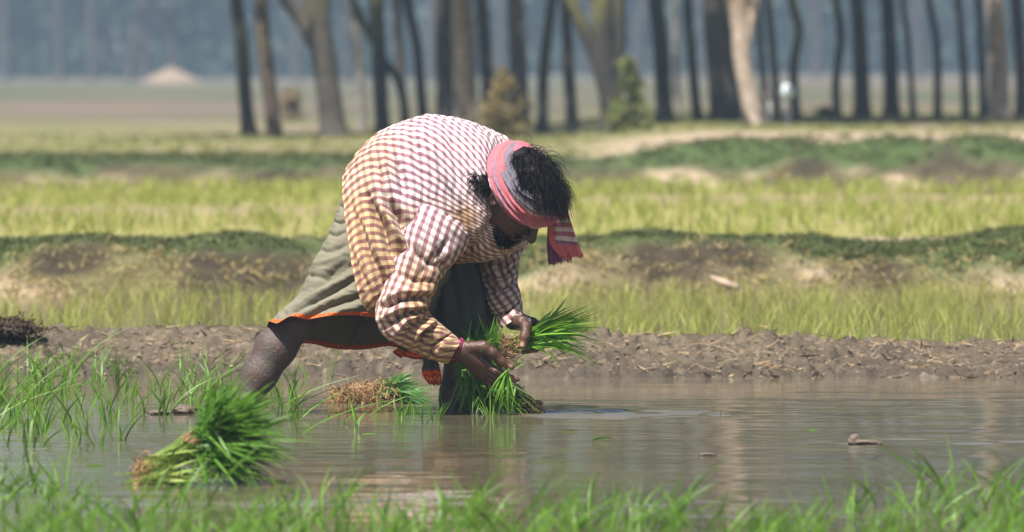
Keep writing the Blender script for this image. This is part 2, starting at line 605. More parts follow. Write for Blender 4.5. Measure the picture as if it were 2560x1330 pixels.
def build_body():
    S = SDF(Q(480, 1230, -.45), Q(1440, 280, .5) , .0031)
    lo = np.minimum(Q(480, 1230, -.45), Q(1440, 280, .5)); hi = np.maximum(Q(480, 1230, -.45), Q(1440, 280, .5))
    S = SDF(lo, hi, .0031)
    # trunk, kept inside the shirt
    S.chain([Q(965, 520, .05), Q(990, 470, .05), Q(1060, 430, .03), Q(1150, 445, .0), Q(1205, 465, -.03)], [.105, .11, .115, .11, .075], .05)
    S.cap(Q(1110, 520, -.10), Q(1160, 470, .08), .06, .06, .05)
    S.cap(Q(1160, 470, .06), Q(1262, 520, .14), .06, .055, .05)
    # neck
    S.chain([Q(1190, 462, -.02), hp(0, -.04, -.06)], [.062, .056], .03)
    # legs
    S.chain([Q(955, 540, -.0), Q(888, 645, -.0), Q(800, 742, -.03), Q(742, 804, -.065), Q(690, 868, -.08), Q(650, 935, -.09), Q(600, 1020, -.10), Q(575, 1075, -.10)],
            [.070, .055, .045, .050, .058, .050, .036, .033], .02)
    S.cap(Q(560, 1085, -.10), Q(690, 1120, -.08), .036, .028, .03)
    S.chain([Q(970, 545, .13), Q(1095, 650, .12), Q(1175, 755, .09), Q(1172, 800, .08), Q(1160, 880, .06), Q(1140, 990, .04), Q(1135, 1060, .03)],
            [.10, .082, .062, .055, .054, .047, .040], .02)
    S.cap(Q(1135, 1085, .03), Q(1260, 1115, 0), .036, .028, .03)
    # arms
    S.chain([Q(1100, 545, -.13), Q(1045, 660, -.19), Q(1000, 778, -.23)], [.055, .046, .040], .02)
    S.chain([Q(1000, 790, -.23), Q(1060, 832, -.22), Q(1112, 858, -.205), Q(1150, 873, -.20)], [.040, .038, .030, .026], .02)
    S.chain([Q(1275, 570, .14), Q(1250, 685, .09)], [.048, .034], .02)
    S.chain([Q(1250, 690, .09), Q(1266, 750, .02), Q(1284, 798, -.05)], [.034, .031, .027], .02)
    # right hand (picture: lower one): back of the hand to the camera
    w0 = Q(1152, 873, -.20)
    kn = [Q(1217, 912, -.205), Q(1216, 928, -.195), Q(1212, 940, -.18), Q(1205, 946, -.162)]
    for i, k_ in enumerate(kn):
        S.cap(w0 + np.array([0, .004 * i, -.004 * i]), k_, .021, .0145 - .0008 * i, .014)
    S.cap(Q(1168, 876, -.20), Q(1212, 906, -.195), .026, .020, .014)
    fing = [[kn[0], Q(1240, 928, -.215), Q(1262, 940, -.205), Q(1280, 944, -.19)],
            [kn[1], Q(1246, 944, -.205), Q(1272, 950, -.19), Q(1293, 949, -.172)],
            [kn[2], Q(1240, 955, -.188), Q(1262, 959, -.170), Q(1278, 953, -.155)],
            [kn[3], Q(1228, 960, -.165), Q(1246, 964, -.150), Q(1258, 958, -.138)]]
    for i, f in enumerate(fing):
        q = 1 - .07 * i
        S.chain(f, [.0125 * q, .0112 * q, .0100 * q, .0082 * q], .0035)
    S.chain([Q(1172, 868, -.212), Q(1208, 868, -.225), Q(1232, 882, -.228), Q(1254, 904, -.222), Q(1277, 917, -.212)], [.018, .019, .0150, .0128, .0098], .008)
    # left hand (upper one): thumb in front of the seedlings, fingers behind them
    w1 = Q(1285, 800, -.05)
    kl = [Q(1332, 806, -.055), Q(1340, 812, -.035), Q(1343, 818, -.015), Q(1340, 826, .004)]
    for i, k_ in enumerate(kl):
        S.cap(w1 + np.array([0, .005 * i, 0]), k_, .022, .0150 - .0008 * i, .014)
    fl = [[kl[0], Q(1366, 822, -.045), Q(1368, 848, -.05), Q(1350, 862, -.075)],
          [kl[1], Q(1372, 832, -.025), Q(1368, 858, -.04), Q(1342, 868, -.07)],
          [kl[2], Q(1368, 842, -.010), Q(1354, 868, -.03), Q(1320, 876, -.065)],
          [kl[3], Q(1358, 850, .004), Q(1340, 874, -.015), Q(1308, 880, -.05)]]
    for i, f in enumerate(fl):
        q = 1 - .06 * i
        S.chain(f, [.0128 * q, .0118 * q, .0105 * q, .0090 * q], .0035)
    S.chain([Q(1283, 806, -.06), Q(1306, 806, -.095), Q(1316, 815, -.115), Q(1312, 842, -.135), Q(1306, 864, -.138)], [.021, .0185, .0155, .0138, .0108], .008)
    # head
    S.ell(hp(0, -.012, .022), HAX, HS * np.array([.076, .096, .088]), .02)
    S.ell(hp(0, .030, -.045), HAX, HS * np.array([.060, .066, .072]), .03)
    S.ell(hp(0, .064, -.100), HAX, HS * np.array([.030, .024, .020]), .02)
    for s_ in (-1, 1):
        S.cap(hp(.052 * s_, -.02, -.060), hp(.022 * s_, .062, -.104), .018, .016, .02)      # jaw
        S.ell(hp(.040 * s_, .070, -.022), HAX, HS * np.array([.022, .016, .014]), .015)                    # cheekbone
        S.cap(hp(.014 * s_, .091, .022), hp(.048 * s_, .076, .020), .010, .010, .012)       # brow
        S.ell(hp(.031 * s_, .094, .004), HAX, HS * np.array([.014, .016, .010]), .010, True)               # socket
        S.ell(hp(.031 * s_, .078, .004), HAX, HS * np.array([.0125, .0125, .0125]), .003)                  # eye under its lid
        S.ell(hp(.014 * s_, .106, -.036), HAX, HS * np.array([.009, .010, .008]), .006)                    # nostril wing
        S.ell(hp(.0765 * s_, -.006, -.012), HAX, HS * np.array([.010, .019, .030]), .006)                  # ear
        S.ell(hp(.0840 * s_, -.002, -.010), HAX, HS * np.array([.006, .010, .018]), .005, True)
    S.cap(hp(0, .092, .012), hp(0, .120, -.030), .009, .0125, .012)
    S.cap(hp(-.016, .092, -.062), hp(.016, .092, -.062), .008, .008, .008)                  # lips
    S.cap(hp(-.015, .090, -.074), hp(.015, .090, -.074), .008, .008, .008)
    S.cap(hp(-.022, .102, -.068), hp(.022, .102, -.068), .003, .003, .003, True)
    V, Fc = S.surface()
    px, py = proj(V)
    far = lambda x, y, r: np.exp(-(((px - x) ** 2 + (py - y) ** 2) / r ** 2))
    near = V[:, 1]
    nail = np.clip(far(1275, 916, 5.5) * (near < D0 - .205) + far(1306, 861, 6) * (near < D0 - .13), 0, 1)
    pale = np.clip(.75 * far(1268, 940, 16) + .6 * far(1285, 948, 12) + .25 * far(1308, 850, 15) * (near < D0 - .11) + .5 * far(1262, 912, 10)
                   + .8 * far(1340, 868, 14) + .8 * far(1316, 877, 10), 0, 1)
    hand = (px > 1120) & (py > 740)
    wet = hand * (near < D0 - .0) * 1.0
    mud = ((px < 800) & (py > 800)) * 1.0 + ((px > 1080) & (py > 880) & (near > D0 - .03)) * .5
    wm = hand * (near > D0 - .09) * (near < D0 + .02) * (px > 1250) * (py < 850) * (1 - .85 * far(1308, 850, 22)) * 1.0 + ((px > 1080) & (py > 950) & (near > D0 - .03)) * .8
    me = mesh('person', V, Fc, attrs={'nail': nail, 'pale': pale, 'wet': wet, 'mud': np.clip(mud, 0, 1), 'wetmud': np.clip(wm, 0, 1)})
    return me


ORI = Q(900, 1035, 0); ORI[2] = 0.0
MSKIN = skin_mat()
MGING = gingham_mat()
person = link('person', build_body(), MSKIN, None, ORI)
tag(person, 'person in a stained checked shirt and red headscarf, bent double planting seedlings in flooded paddy', 'person')


def put(name, me, mat, parent):
    """a part, modelled in world space, hung under its thing (whose origin is ORI)"""
    n = len(me.vertices)
    a = np.empty(n * 3, np.float32)
    me.vertices.foreach_get('co', a)
    a = (a.reshape(-1, 3) - ORI.astype(np.float32)).ravel()
    me.vertices.foreach_set('co', a); me.update()
    return link(name, me, mat, parent)


# ---- shirt body
def shirt_disp(V, N, amp, seed, lst, freq=(16, 16, 9)):
    p = V * np.array(freq) + seed
    d = amp * fbm(p, 3) + amp * .45 * (1 - 2 * np.abs(fbm(V * 34 + seed, 2)))
    return V + N * (d + creases(V, N, lst))[..., None]


torso = [(888, 402, 944, 776, .07, -.13, .17, -44, 18), (915, 362, 978, 758, .07, -.12, .18, -34, 8), (960, 328, 1015, 726, .06, -.10, .185, -22, -2),
         (1022, 301, 1052, 692, .05, -.06, .19, -10, -10), (1090, 289, 1098, 662, .04, .0, .20, 2, -8), (1150, 298, 1150, 656, .03, 0, .20, 2, 0),
         (1208, 317, 1205, 654, .02, -.02, .195, -8, 6), (1246, 336, 1258, 640, .01, -.03, .165, -28, 12), (1266, 356, 1300, 612, .0, -.04, .115, -44, 10),
         (1262, 378, 1296, 596, .0, -.04, .07, -40, 0)]
V, a = loft(torso, 220, 300, np.array([3.2, 3.0, 2.8, 2.5, 2.3, 2.2, 2.2, 2.2, 2.2, 2.2]))
N = gnormals(V)
fold = [([(916, 486), (950, 560), (975, 615), (1004, 668)], 9, -.020), ([(966, 498), (1000, 545), (1024, 596)], 10, -.022),
        ([(945, 496), (978, 560), (1005, 622)], 8, .012), ([(885, 560), (915, 620), (955, 690), (985, 745)], 7, -.009),
        ([(905, 545), (935, 610), (965, 690)], 7, .007), ([(980, 380), (1002, 440), (1018, 505)], 8, -.009), ([(940, 400), (955, 450), (962, 490)], 7, -.006),
        ([(962, 392), (978, 440), (985, 490)], 6, .005), ([(878, 520), (905, 570), (925, 650)], 6, -.007), ([(876, 620), (900, 680), (935, 745)], 6, -.006),
        ([(884, 492), (930, 485), (1008, 484)], 2.6, -.004), ([(1030, 330), (1050, 420), (1085, 500)], 9, -.006), ([(1120, 320), (1135, 400), (1150, 470)], 10, -.004),
        ([(1060, 345), (1100, 420), (1150, 500)], 9, .005), ([(1180, 610), (1215, 575), (1240, 540)], 7, -.008), ([(1110, 640), (1170, 625), (1230, 590)], 8, -.007)]
u, v = arc_uv(V)
V = shirt_disp(V, N, .0080, 3.1, [(p_, w_ * 1.1, a_ * 2.6) for p_, w_, a_ in fold])
px, py = proj(V.reshape(-1, 3)); px = px.reshape(u.shape); py = py.reshape(u.shape)
st = .95 * sstep(1035, 900, px + 50 * fbm(V * 13, 3)) * sstep(300, 345, py) + .75 * sstep(470, 560, py) * sstep(1290, 1000, px - 60) + .6 * sstep(560, 640, py) + .25 * fbm(V * 9 + 5, 3)
st += 1.2 * np.exp(-(((px - 1168) / 22) ** 2 + ((py - 540) / 26) ** 2))
st = np.clip(st * .85, 0, 1)
tw = .06 * sstep(0, .22, v) + .26 * sstep(.10, .58, v) * (1 - sstep(1.35, 2.4, a))[None]
shirt = put('shirt', cloth_mesh('shirt', V, (u - tw, v), {'stain': st}), MGING, person)
sol = shirt.modifiers.new('Solidify', 'SOLIDIFY'); sol.thickness = .002; sol.offset = -1


def sleeve(rings, seed, lst, amp, stain, nv=150, nu=120):
    V, a = loft(rings, nv, nu, 2.1)
    N = gnormals(V)
    u, v = arc_uv(V)
    V = shirt_disp(V, N, amp * 1.05, seed, [(p_, w_, a_ * 2.0) for p_, w_, a_ in lst], (20, 20, 20))
    px, py = proj(V.reshape(-1, 3)); px = px.reshape(u.shape); py = py.reshape(u.shape)
    return put('sleeve', cloth_mesh('sleeve', V, (u, v + .01), {'stain': np.clip(stain(px, py) + .2 * fbm(V * 10, 3), 0, 1)}), MGING, shirt)


near_sl = [(1062, 468, 1196, 560, -.06, -.06, .05, -12, 0), (1042, 490, 1186, 580, -.12, -.11, .085, -4, 0), (1022, 530, 1168, 618, -.15, -.14, .085, 0, 0), (1002, 590, 1134, 655, -.17, -.17, .078, 0, 0),
           (984, 645, 1106, 690, -.19, -.19, .072, 0, 0), (962, 706, 1090, 722, -.21, -.21, .070, 0, 0), (945, 757, 1076, 748, -.23, -.22, .068, 0, 4),
           (944, 802, 1066, 768, -.24, -.225, .066, 0, 6), (960, 838, 1076, 786, -.24, -.225, .062, 0, 4), (995, 862, 1096, 804, -.23, -.22, .056, 0, 0),
           (1040, 882, 1116, 822, -.22, -.215, .048, 0, 0), (1068, 893, 1128, 832, -.215, -.21, .043, 0, 0), (1076, 898, 1132, 835, -.213, -.208, .046, 0, 0),
           (1100, 905, 1142, 845, -.208, -.205, .044, 0, 0), (1122, 907, 1152, 853, -.205, -.20, .040, 0, 0)]
nf = [([(950, 772), (1000, 748), (1072, 742)], 6, -.017), ([(955, 752), (1005, 730), (1080, 726)], 7, .008), ([(948, 800), (1000, 772), (1066, 762)], 7, .010),
      ([(960, 822), (1010, 785), (1060, 776)], 5, -.012), ([(1000, 600), (1060, 650), (1112, 672)], 8, -.008), ([(1090, 610), (1108, 650), (1112, 690)], 7, -.008),
      ([(985, 680), (1030, 700), (1085, 706)], 7, -.007), ([(1010, 850), (1030, 815), (1075, 790)], 6, -.010), ([(985, 840), (1015, 800), (1060, 786)], 6, .008),
      ([(1045, 872), (1060, 835), (1095, 812)], 5, -.009), ([(1030, 866), (1048, 828), (1085, 805)], 5, .007), ([(1070, 896), (1085, 862), (1130, 833)], 2.5, -.007),
      ([(1060, 540), (1040, 620), (1010, 690)], 9, .006), ([(1130, 590), (1090, 640), (1040, 700)], 9, -.006), ([(1050, 492), (1110, 528), (1182, 586)], 2.6, -.006)]
sleeve(near_sl, 7.7, nf, .0050, lambda x, y: .55 * sstep(600, 700, y) * sstep(980, 1060, x) + .50 * sstep(560, 820, y) + .15 * sstep(480, 560, y))
far_sl = [(1190, 590, 1352, 535, .17, .13, .085, 0, 0), (1186, 640, 1328, 592, .14, .11, .08, 0, 0), (1192, 690, 1300, 645, .11, .09, .070, 0, 0),
          (1206, 730, 1292, 696, .07, .05, .060, 0, 0), (1224, 766, 1298, 734, .02, .01, .052, 0, 0), (1236, 786, 1301, 750, -.01, -.02, .046, 0, 0),
          (1240, 792, 1304, 754, -.01, -.02, .049, 0, 0), (1248, 808, 1307, 776, -.03, -.035, .045, 0, 0), (1256, 820, 1309, 784, -.04, -.045, .042, 0, 0)]
ff = [([(1195, 680), (1240, 690), (1295, 660)], 7, -.010), ([(1210, 725), (1250, 720), (1292, 700)], 6, -.010), ([(1230, 640), (1240, 700), (1262, 750)], 8, .006),
      ([(1236, 790), (1270, 778), (1302, 752)], 2.5, -.006), ([(1200, 640), (1260, 660), (1318, 610)], 8, -.010)]
sleeve(far_sl, 1.9, ff, .0050, lambda x, y: .55 + 0 * x)

# collar standing round the neck
col = [(1254, 372, 1282, 628, -.0, -.05, .105, -66, 4), (1258, 374, 1284, 622, -.0, -.055, .098, -60, 2), (1264, 384, 1290, 612, -.01, -.06, .088, -40, 0), (1268, 394, 1292, 604, -.01, -.06, .078, -26, 0)]
V, a = loft(col, 24, 160, 2.1)
V = V + gnormals(V) * (.006 * fbm(V * 30, 3))[..., None]
u, v = arc_uv(V)
collar = put('collar', cloth_mesh('collar', V, (u + .4, v), {'stain': np.full(u.shape, .25)}), MGING, shirt)
collar.modifiers.new('Solidify', 'SOLIDIFY').thickness = .003
# ---- waist cloth (lungi)
MCLOTH = cloth_mat('olive_cotton', (.145, .135, .098), (.200, .188, .140))
MCLOTH_SHADE = cloth_mat('olive_cotton_shade', (.050, .054, .048), (.085, .088, .076))  # same olive cloth, its colour darkened for the torso's shade
lung = [(868, 430, 1045, 540, .07, .07, .125, -6, 0), (862, 480, 1065, 610, .06, .06, .13, -4, 6), (834, 560, 1120, 655, .03, .06, .14, 0, -2),
        (792, 648, 1130, 690, .01, .07, .155, 4, -10), (752, 728, 1110, 742, -.02, .08, .165, 8, -20), (706, 784, 1096, 792, -.05, .09, .17, 6, -32), (668, 824, 1080, 838, -.07, .09, .17, 2, -38)]
V, a = loft(lung, 170, 320, 2.9)
N = gnormals(V)
lf = [([(705, 770), (780, 720), (870, 668), (930, 650)], 12, -.014), ([(690, 800), (780, 752), (880, 700), (950, 690)], 11, -.016), ([(700, 786), (790, 735), (890, 684)], 9, .010),
      ([(720, 816), (800, 775), (890, 745), (950, 730)], 10, -.012), ([(760, 815), (850, 778), (940, 756)], 8, .008), ([(800, 580), (840, 590), (880, 575)], 5, -.006),
      ([(815, 545), (850, 560), (880, 548)], 5, -.006), ([(785, 625), (830, 630), (875, 610)], 6, -.006), ([(750, 690), (810, 690), (872, 650)], 7, -.008), ([(845, 510), (862, 520), (880, 515)], 5, -.006),
      ([(770, 660), (820, 655), (874, 630)], 6, .005), ([(880, 690), (920, 740), (940, 792)], 9, .008)]
d = .0050 * fbm(V * np.array([14, 14, 26]) + 9, 4) + .0030 * (1 - 2 * np.abs(fbm(V * np.array([24, 24, 70]), 2))) + 1.6 * creases(V, N, lf)
rowt = np.linspace(0, 1, V.shape[0])[:, None]
V = V + N * d[..., None] + np.array([0, 0, 1.]) * (.006 * np.sin(a * 9) * sstep(.8, 1, rowt))[..., None]
u, v = arc_uv(V)
vmax = v[-1:, :]
dist = vmax - v
rimw = .0145
lungi = put('waist_cloth', cloth_mesh('waist_cloth', V, (u, v), {'rim': (dist < rimw) * 1.0, 'rimv': np.clip(1 - dist / rimw, 0, 1)}), MCLOTH, person)
lungi.modifiers.new('Solidify', 'SOLIDIFY').thickness = .0016
# the part drawn over the front leg
fr = [(1040, 620, 1182, 620, .12, .12, .10, 0, 0), (1048, 690, 1206, 690, .10, .10, .115, 0, 0), (1052, 760, 1228, 750, .08, .08, .12, 0, 6), (1040, 820, 1234, 815, .06, .07, .115, 0, 8),
      (1010, 862, 1226, 862, .03, .06, .10, 0, 8), (988, 886, 1212, 892, .02, .06, .09, 0, 12)]
V, a = loft(fr, 110, 240, 2.0)
N = gnormals(V)
V = V + N * (.011 * np.sin(a * 11 + 2.5 * fbm(V * 6, 2)) * .8 + .004 * fbm(V * np.array([30, 30, 8]), 3))[..., None]
u, v = arc_uv(V)
dist = v[-1:, :] - v
rimw = .024
front = put('front_fold', cloth_mesh('front_fold', V, (u, v), {'rim': (dist < rimw) * 1.0, 'rimv': np.clip(1 - dist / rimw, 0, 1)}), MCLOTH_SHADE, lungi)
front.modifiers.new('Solidify', 'SOLIDIFY').thickness = .0016
# hanging twisted end with its red tip
tl = [(1052, 840, 1112, 838, -.06, -.06, .03, 0, 0), (1060, 880, 1098, 878, -.06, -.06, .022, 0, 0), (1062, 905, 1094, 900, -.062, -.062, .020, 0, 0), (1058, 925, 1098, 922, -.065, -.065, .022, 0, 0), (1062, 946, 1104, 950, -.065, -.065, .016, 0, 4), (1078, 960, 1096, 962, -.065, -.065, .006, 0, 0)]
V, a = loft(tl, 60, 60, 2.0)
V = V + gnormals(V) * (.004 * np.sin(a * 5 + 1)[None] + .004 * fbm(V * 40, 2))[..., None]
u, v = arc_uv(V)
dist = v[-1:, :] - v
put('cloth_end', cloth_mesh('cloth_end', V, (u, v), {'rim': (dist < .048) * 1.0, 'rimv': np.clip(1 - dist / .048, 0, 1)}), MCLOTH_SHADE, lungi)

# ---- wristband
th = np.linspace(0, 2 * math.pi, 33)
wc, wx = Q(1143, 868, -.203), nrm(Q(1180, 886, -.2) - Q(1120, 858, -.207))
s1 = nrm(np.cross(wx, [0, 1, 0])); s2 = np.cross(wx, s1)
ring = [tube(wc + wx * o + (.0285 + .001 * np.sin(th * 7 + o * 900))[:, None] * (np.cos(th)[:, None] * s1 + np.sin(th)[:, None] * s2), .0022, 6, False) for o in (0, .0045)]
put('wristband', mesh('wristband', *merge(ring)), plain_mat('magenta_thread', (.24, .012, .07), (.34, .03, .12), 300), person)

# ---- headscarf: three twisted wraps and a hanging end
COL_R = np.array([.54, .135, .145]); COL_P = np.array([.43, .145, .185]); COL_M = np.array([.25, .145, .205]); COL_G = np.array([.155, .145, .185]); COL_W = np.array([.60, .52, .50]); COL_D = np.array([.07, .05, .09])


def wrap(rr, rf, du, tilt_f, tilt_r, bw, bt, pal, ph, nf=260, nb=64, out=0.0):
    """one twisted loop: radii rr/rf, centre height du, tilts, band half height bw, half thickness bt"""
    f = np.linspace(0, 2 * math.pi, nf)[:, None]
    b = np.linspace(0, 2 * math.pi, nb)[None, :]
    c = np.abs(np.cos(b)) ** .8 * np.sign(np.cos(b))
    s = np.sin(b)
    P3 = np.stack([np.cos(f) * 3 + 0 * b, np.sin(f) * 3 + 0 * b, b * .9 + 0 * f], -1)
    ridge = .0058 * np.sin(5 * b + ph + 1.5 * np.sin(f + ph)) + .0034 * np.sin(11 * b + 2 * f + ph) + .003 * fbm(P3 * 2.2 + ph, 3)
    wv = 1 + .22 * np.sin(2 * f + ph) + .12 * np.sin(5 * f + 2 * ph)
    rad = bt * c + ridge + out
    hgt = bw * wv * s + tilt_f * np.sin(f) + tilt_r * np.cos(f) + du
    taper = np.sqrt(np.clip(1 - ((hgt - .02) / .115) ** 2, .25, 1)) / np.sqrt(1 - (.03 / .115) ** 2)
    L = np.stack([(rr * taper + rad) * np.cos(f), (rf * taper + rad) * np.sin(f) - .010, hgt], -1)
    Vw = hp_many(L)
    n = len(pal)
    q = ((b / (2 * math.pi)) * 1.0 + .10 * np.sin(f * 1.0 + ph) + .03 * np.sin(3 * f) + 0 * f)
    k = np.clip((q % 1.0) * n, 0, n - .001).astype(int)
    C = np.array(pal)[k]
    seg = sstep(.55, .80, np.abs(np.sin(f + .15 * np.sin(3 * b))) + 0 * b)[..., None] * (.25 if pal[0] is COL_G else 1.0)       # the cloth's check: stretches of red weft
    C = C * (1 - .55 * seg) + np.minimum(C * .45 + COL_R * .55, 1) * .55 * seg
    return mesh('headscarf', Vw.reshape(-1, 3), grid_faces(nf, nb), cols=C.reshape(-1, 3)), Vw, C


pal1 = [COL_P, COL_M, COL_R, COL_P, COL_M, COL_W, COL_D, COL_M, COL_P, COL_M, COL_R, COL_P]
pal2 = [COL_G, COL_G, COL_P, COL_G, COL_G, COL_M, COL_G, COL_G, COL_M, COL_G, COL_G, COL_G]
pal3 = [COL_M, COL_P, COL_W, COL_D, COL_M, COL_P, COL_R, COL_M, COL_P, COL_D, COL_W, COL_M]
vs, fs, cs, off = [], [], [], 0
for args in ((.083, .103, .022, .014, .010, .025, .012, pal3, .4), (.084, .104, .042, -.006, -.012, .023, .016, pal1, 2.1), (.076, .096, .068, .010, -.004, .021, .016, pal2, 4.4)):
    me_, Vw, C = wrap(*args)
    bpy.data.meshes.remove(me_)
    vs.append(Vw.reshape(-1, 3)); cs.append(C.reshape(-1, 3)); fs.append(grid_faces(Vw.shape[0], Vw.shape[1], off)); off += Vw.shape[0] * Vw.shape[1]
MSCARF = col_mat('scarf_cotton', .9, .35, 260, .5, .003)
scarf = put('headscarf', mesh('headscarf', np.vstack(vs), np.vstack(fs), cols=np.vstack(cs)), MSCARF, person)


def strip(name, rows, depth, nu, nv, amp, seed, cf, parent):
    """cloth strip hanging between left/right edges given by rows of (lx,ly,rx,ry)"""
    X = np.array(rows, float)
    R = crom(X, np.linspace(0, len(X) - 1, nv))
    s = np.linspace(0, 1, nu)[None]
    px = R[:, 0:1] * (1 - s) + R[:, 2:3] * s
    py = R[:, 1:2] * (1 - s) + R[:, 3:4] * s
    t = np.linspace(0, 1, nv)[:, None]
    dd = depth + amp * np.sin(s * 9 + seed + 2 * t) + .5 * amp * np.sin(s * 21 + 3 * seed + 4 * t)
    py = py + (t > .985) * 4 * rng.normal(size=(1, nu)) * (nv > 0)
    V = Q(px, py, dd)
    return put(name, mesh(name, V.reshape(-1, 3), grid_faces(nv, nu), cols=cf(s + 0 * t, t + 0 * s).reshape(-1, 3)), MSCARF, parent)


def tail_a(s, t):
    C = np.where((t > .50 + .22 * s)[..., None], COL_R * 1.0, COL_P * 1.05)
    for t0 in (.46, .57, .68):
        if t0 > .5: C = np.where(((t > t0 - .09) & (s > .28))[..., None] & (t < .75)[..., None], COL_P, C)
        C = np.where(((np.abs(t - t0) < .026) & (s > .25))[..., None], COL_W, C)
        C = np.where(((np.abs(t - t0 - .055) < .026) & (s > .25))[..., None], COL_M * .9, C)
    return C


def tail_b(s, t):
    C = np.where((s < .62)[..., None], np.array([.15, .05, .12]), COL_R * .8)
    for s0 in (.64, .74, .84):
        C = np.where((np.abs(s - s0) < .022)[..., None], COL_W, C)
    return C


o = strip('scarf_end', [(1360, 470, 1412, 480), (1368, 515, 1416, 515), (1370, 560, 1430, 560), (1374, 605, 1446, 612), (1400, 640, 1458, 642)], -.150, 60, 120, .006, .3, tail_a, scarf)
o.modifiers.new('Solidify', 'SOLIDIFY').thickness = .002
o = strip('scarf_end', [(1362, 500, 1412, 500), (1368, 560, 1416, 560), (1368, 610, 1424, 618), (1372, 662, 1430, 648)], -.132, 60, 100, .004, 1.7, tail_b, scarf)
o.modifiers.new('Solidify', 'SOLIDIFY').thickness = .002

# ---- hair and beard
MHAIR = NT('black_hair')
MHAIR.set(Base_Color=(.006, .005, .006, 1), Roughness=.6, Specular_IOR_Level=.14)
MHAIR = MHAIR.m


def strands(P0, d0, length, steps, grav, r, wig=.35, keep=(.080, .100, .094)):
    N = len(P0)
    C = np.empty((N, steps, 3)); C[:, 0] = P0
    d = nrm(d0)
    sl = np.broadcast_to(length, (N,)) / (steps - 1)
    cu = nrm(r.normal(size=(N, 3)))
    for k in range(1, steps):
        d = nrm(d + grav + wig * r.normal(size=(N, 3)) * .35 + wig * cu * math.sin(k * .9))
        q = C[:, k - 1] + d * sl[:, None]
        L = (q - hp(0, -.012, .022)) @ HAX.T / HS
        e = np.linalg.norm(L / np.array(keep), axis=1)
        m = e < 1
        q[m] = hp(0, -.012, .022) + HS * (L[m] / e[m][:, None]) @ HAX
        C[:, k] = q
    return C


r = np.random.default_rng(5)
NS = 4600
th = r.random(NS) * 2 * math.pi
ph = np.sqrt(r.random(NS)) * .84
loc = np.stack([np.sin(ph) * np.cos(th) * .078, np.sin(ph) * np.sin(th) * .098 - .012, np.cos(ph) * .090 + .022], 1)
Pst = hp_many(loc)
nn = nrm(loc * np.array([1, 1, 1.2])) @ HAX
clump = np.round(th * 4) + np.round(ph * 4) * 40
cr = np.random.default_rng(9).normal(size=(400, 3))[(clump.astype(int)) % 400]
d0 = nn * .55 + cr * .62 + r.normal(size=(NS, 3)) * .12 + np.array([.16, -.1, -.16])
gr = np.array([.04, -.03, -.40])
C1 = strands(Pst, d0, .045 + .062 * r.random(NS) ** 1.5 + .012 * cr[:, 0], 10, gr, r, .30)
# hair escaping under the scarf at the nape and in front of the ear
NB = 420
lk = r.integers(16, size=NB); lc = np.random.default_rng(4)
loc = (np.stack([lc.uniform(.074, .086, 16), lc.uniform(-.100, -.035, 16), lc.uniform(-.045, .0, 16)], 1))[lk] + r.normal(size=(NB, 3)) * .005
lkd = lc.normal(size=(16, 3))[lk] * .6
sgn = np.where(R_[1] > 0, -1, 1)          # the side of the head towards the camera
loc[:, 0] *= sgn
C2 = strands(hp_many(loc), np.array([-.7, -.35, -.1]) + lkd + r.normal(size=(NB, 3)) * .22, .022 + .034 * r.random(NB), 10, np.array([-.05, 0, -.16]), r, .55)
V1, F1 = ribbons(C1, .0015, r); V2, F2 = ribbons(C2, .0019, r)
# dense under-layer following the skull
th_, ph_ = np.meshgrid(np.linspace(0, 2 * math.pi, 72), np.linspace(0, .98, 30), indexing='ij')
L = np.stack([np.sin(ph_) * np.cos(th_), np.sin(ph_) * np.sin(th_), np.cos(ph_)], -1)
bulk = 1.05 + .09 * fbm(L * 4.5 + 2, 3) + .10 * np.exp(-((L - np.array([-.1, .55, .75])) ** 2).sum(-1) / .3)
Vc = hp_many(L * np.array([.080, .100, .092]) * bulk[..., None] + np.array([0, -.012, .024]))
Fc = grid_faces(72, 30)
n1 = len(V1); n2 = n1 + len(V2)
put('hair', mesh('hair', np.vstack([V1, V2, Vc.reshape(-1, 3)]), np.vstack([F1, F2 + n1, Fc + n2])), MHAIR, person)
NBd = 1100
ang = r.uniform(-1.25, 1.25, NBd)
uu = r.uniform(-.116, -.066, NBd)
loc = np.stack([.058 * np.sin(ang), .028 + .062 * np.cos(ang), uu], 1)
m = ~((np.abs(loc[:, 0]) < .018) & (uu > -.078))
loc = loc[m]
nb = nrm(loc - np.array([0, .02, -.05])) @ HAX
C3 = strands(hp_many(loc), nb + .35 * r.normal(size=nb.shape) + .5 * F_ - .5 * U_, .007 + .014 * r.random(len(loc)), 6, np.array([-.02, 0, -.25]), r, .4, (.05, .05, .05))
V3, F3 = ribbons(C3, .0019, r)
mus = np.stack([r.uniform(-.03, .03, 260), .098 - .2 * r.random(260) * .02, -.050 + r.normal(size=260) * .003], 1)
C4 = strands(hp_many(mus), .5 * F_ - 1. * U_ + .3 * r.normal(size=(260, 3)) + np.outer(mus[:, 0] * 20, R_), .012, 5, np.zeros(3), r, .3, (.05, .05, .05))
V4, F4 = ribbons(C4, .0018, r)
put('beard', mesh('beard', np.vstack([V3, V4]), np.vstack([F3, F4 + len(V3)])), MHAIR, person)

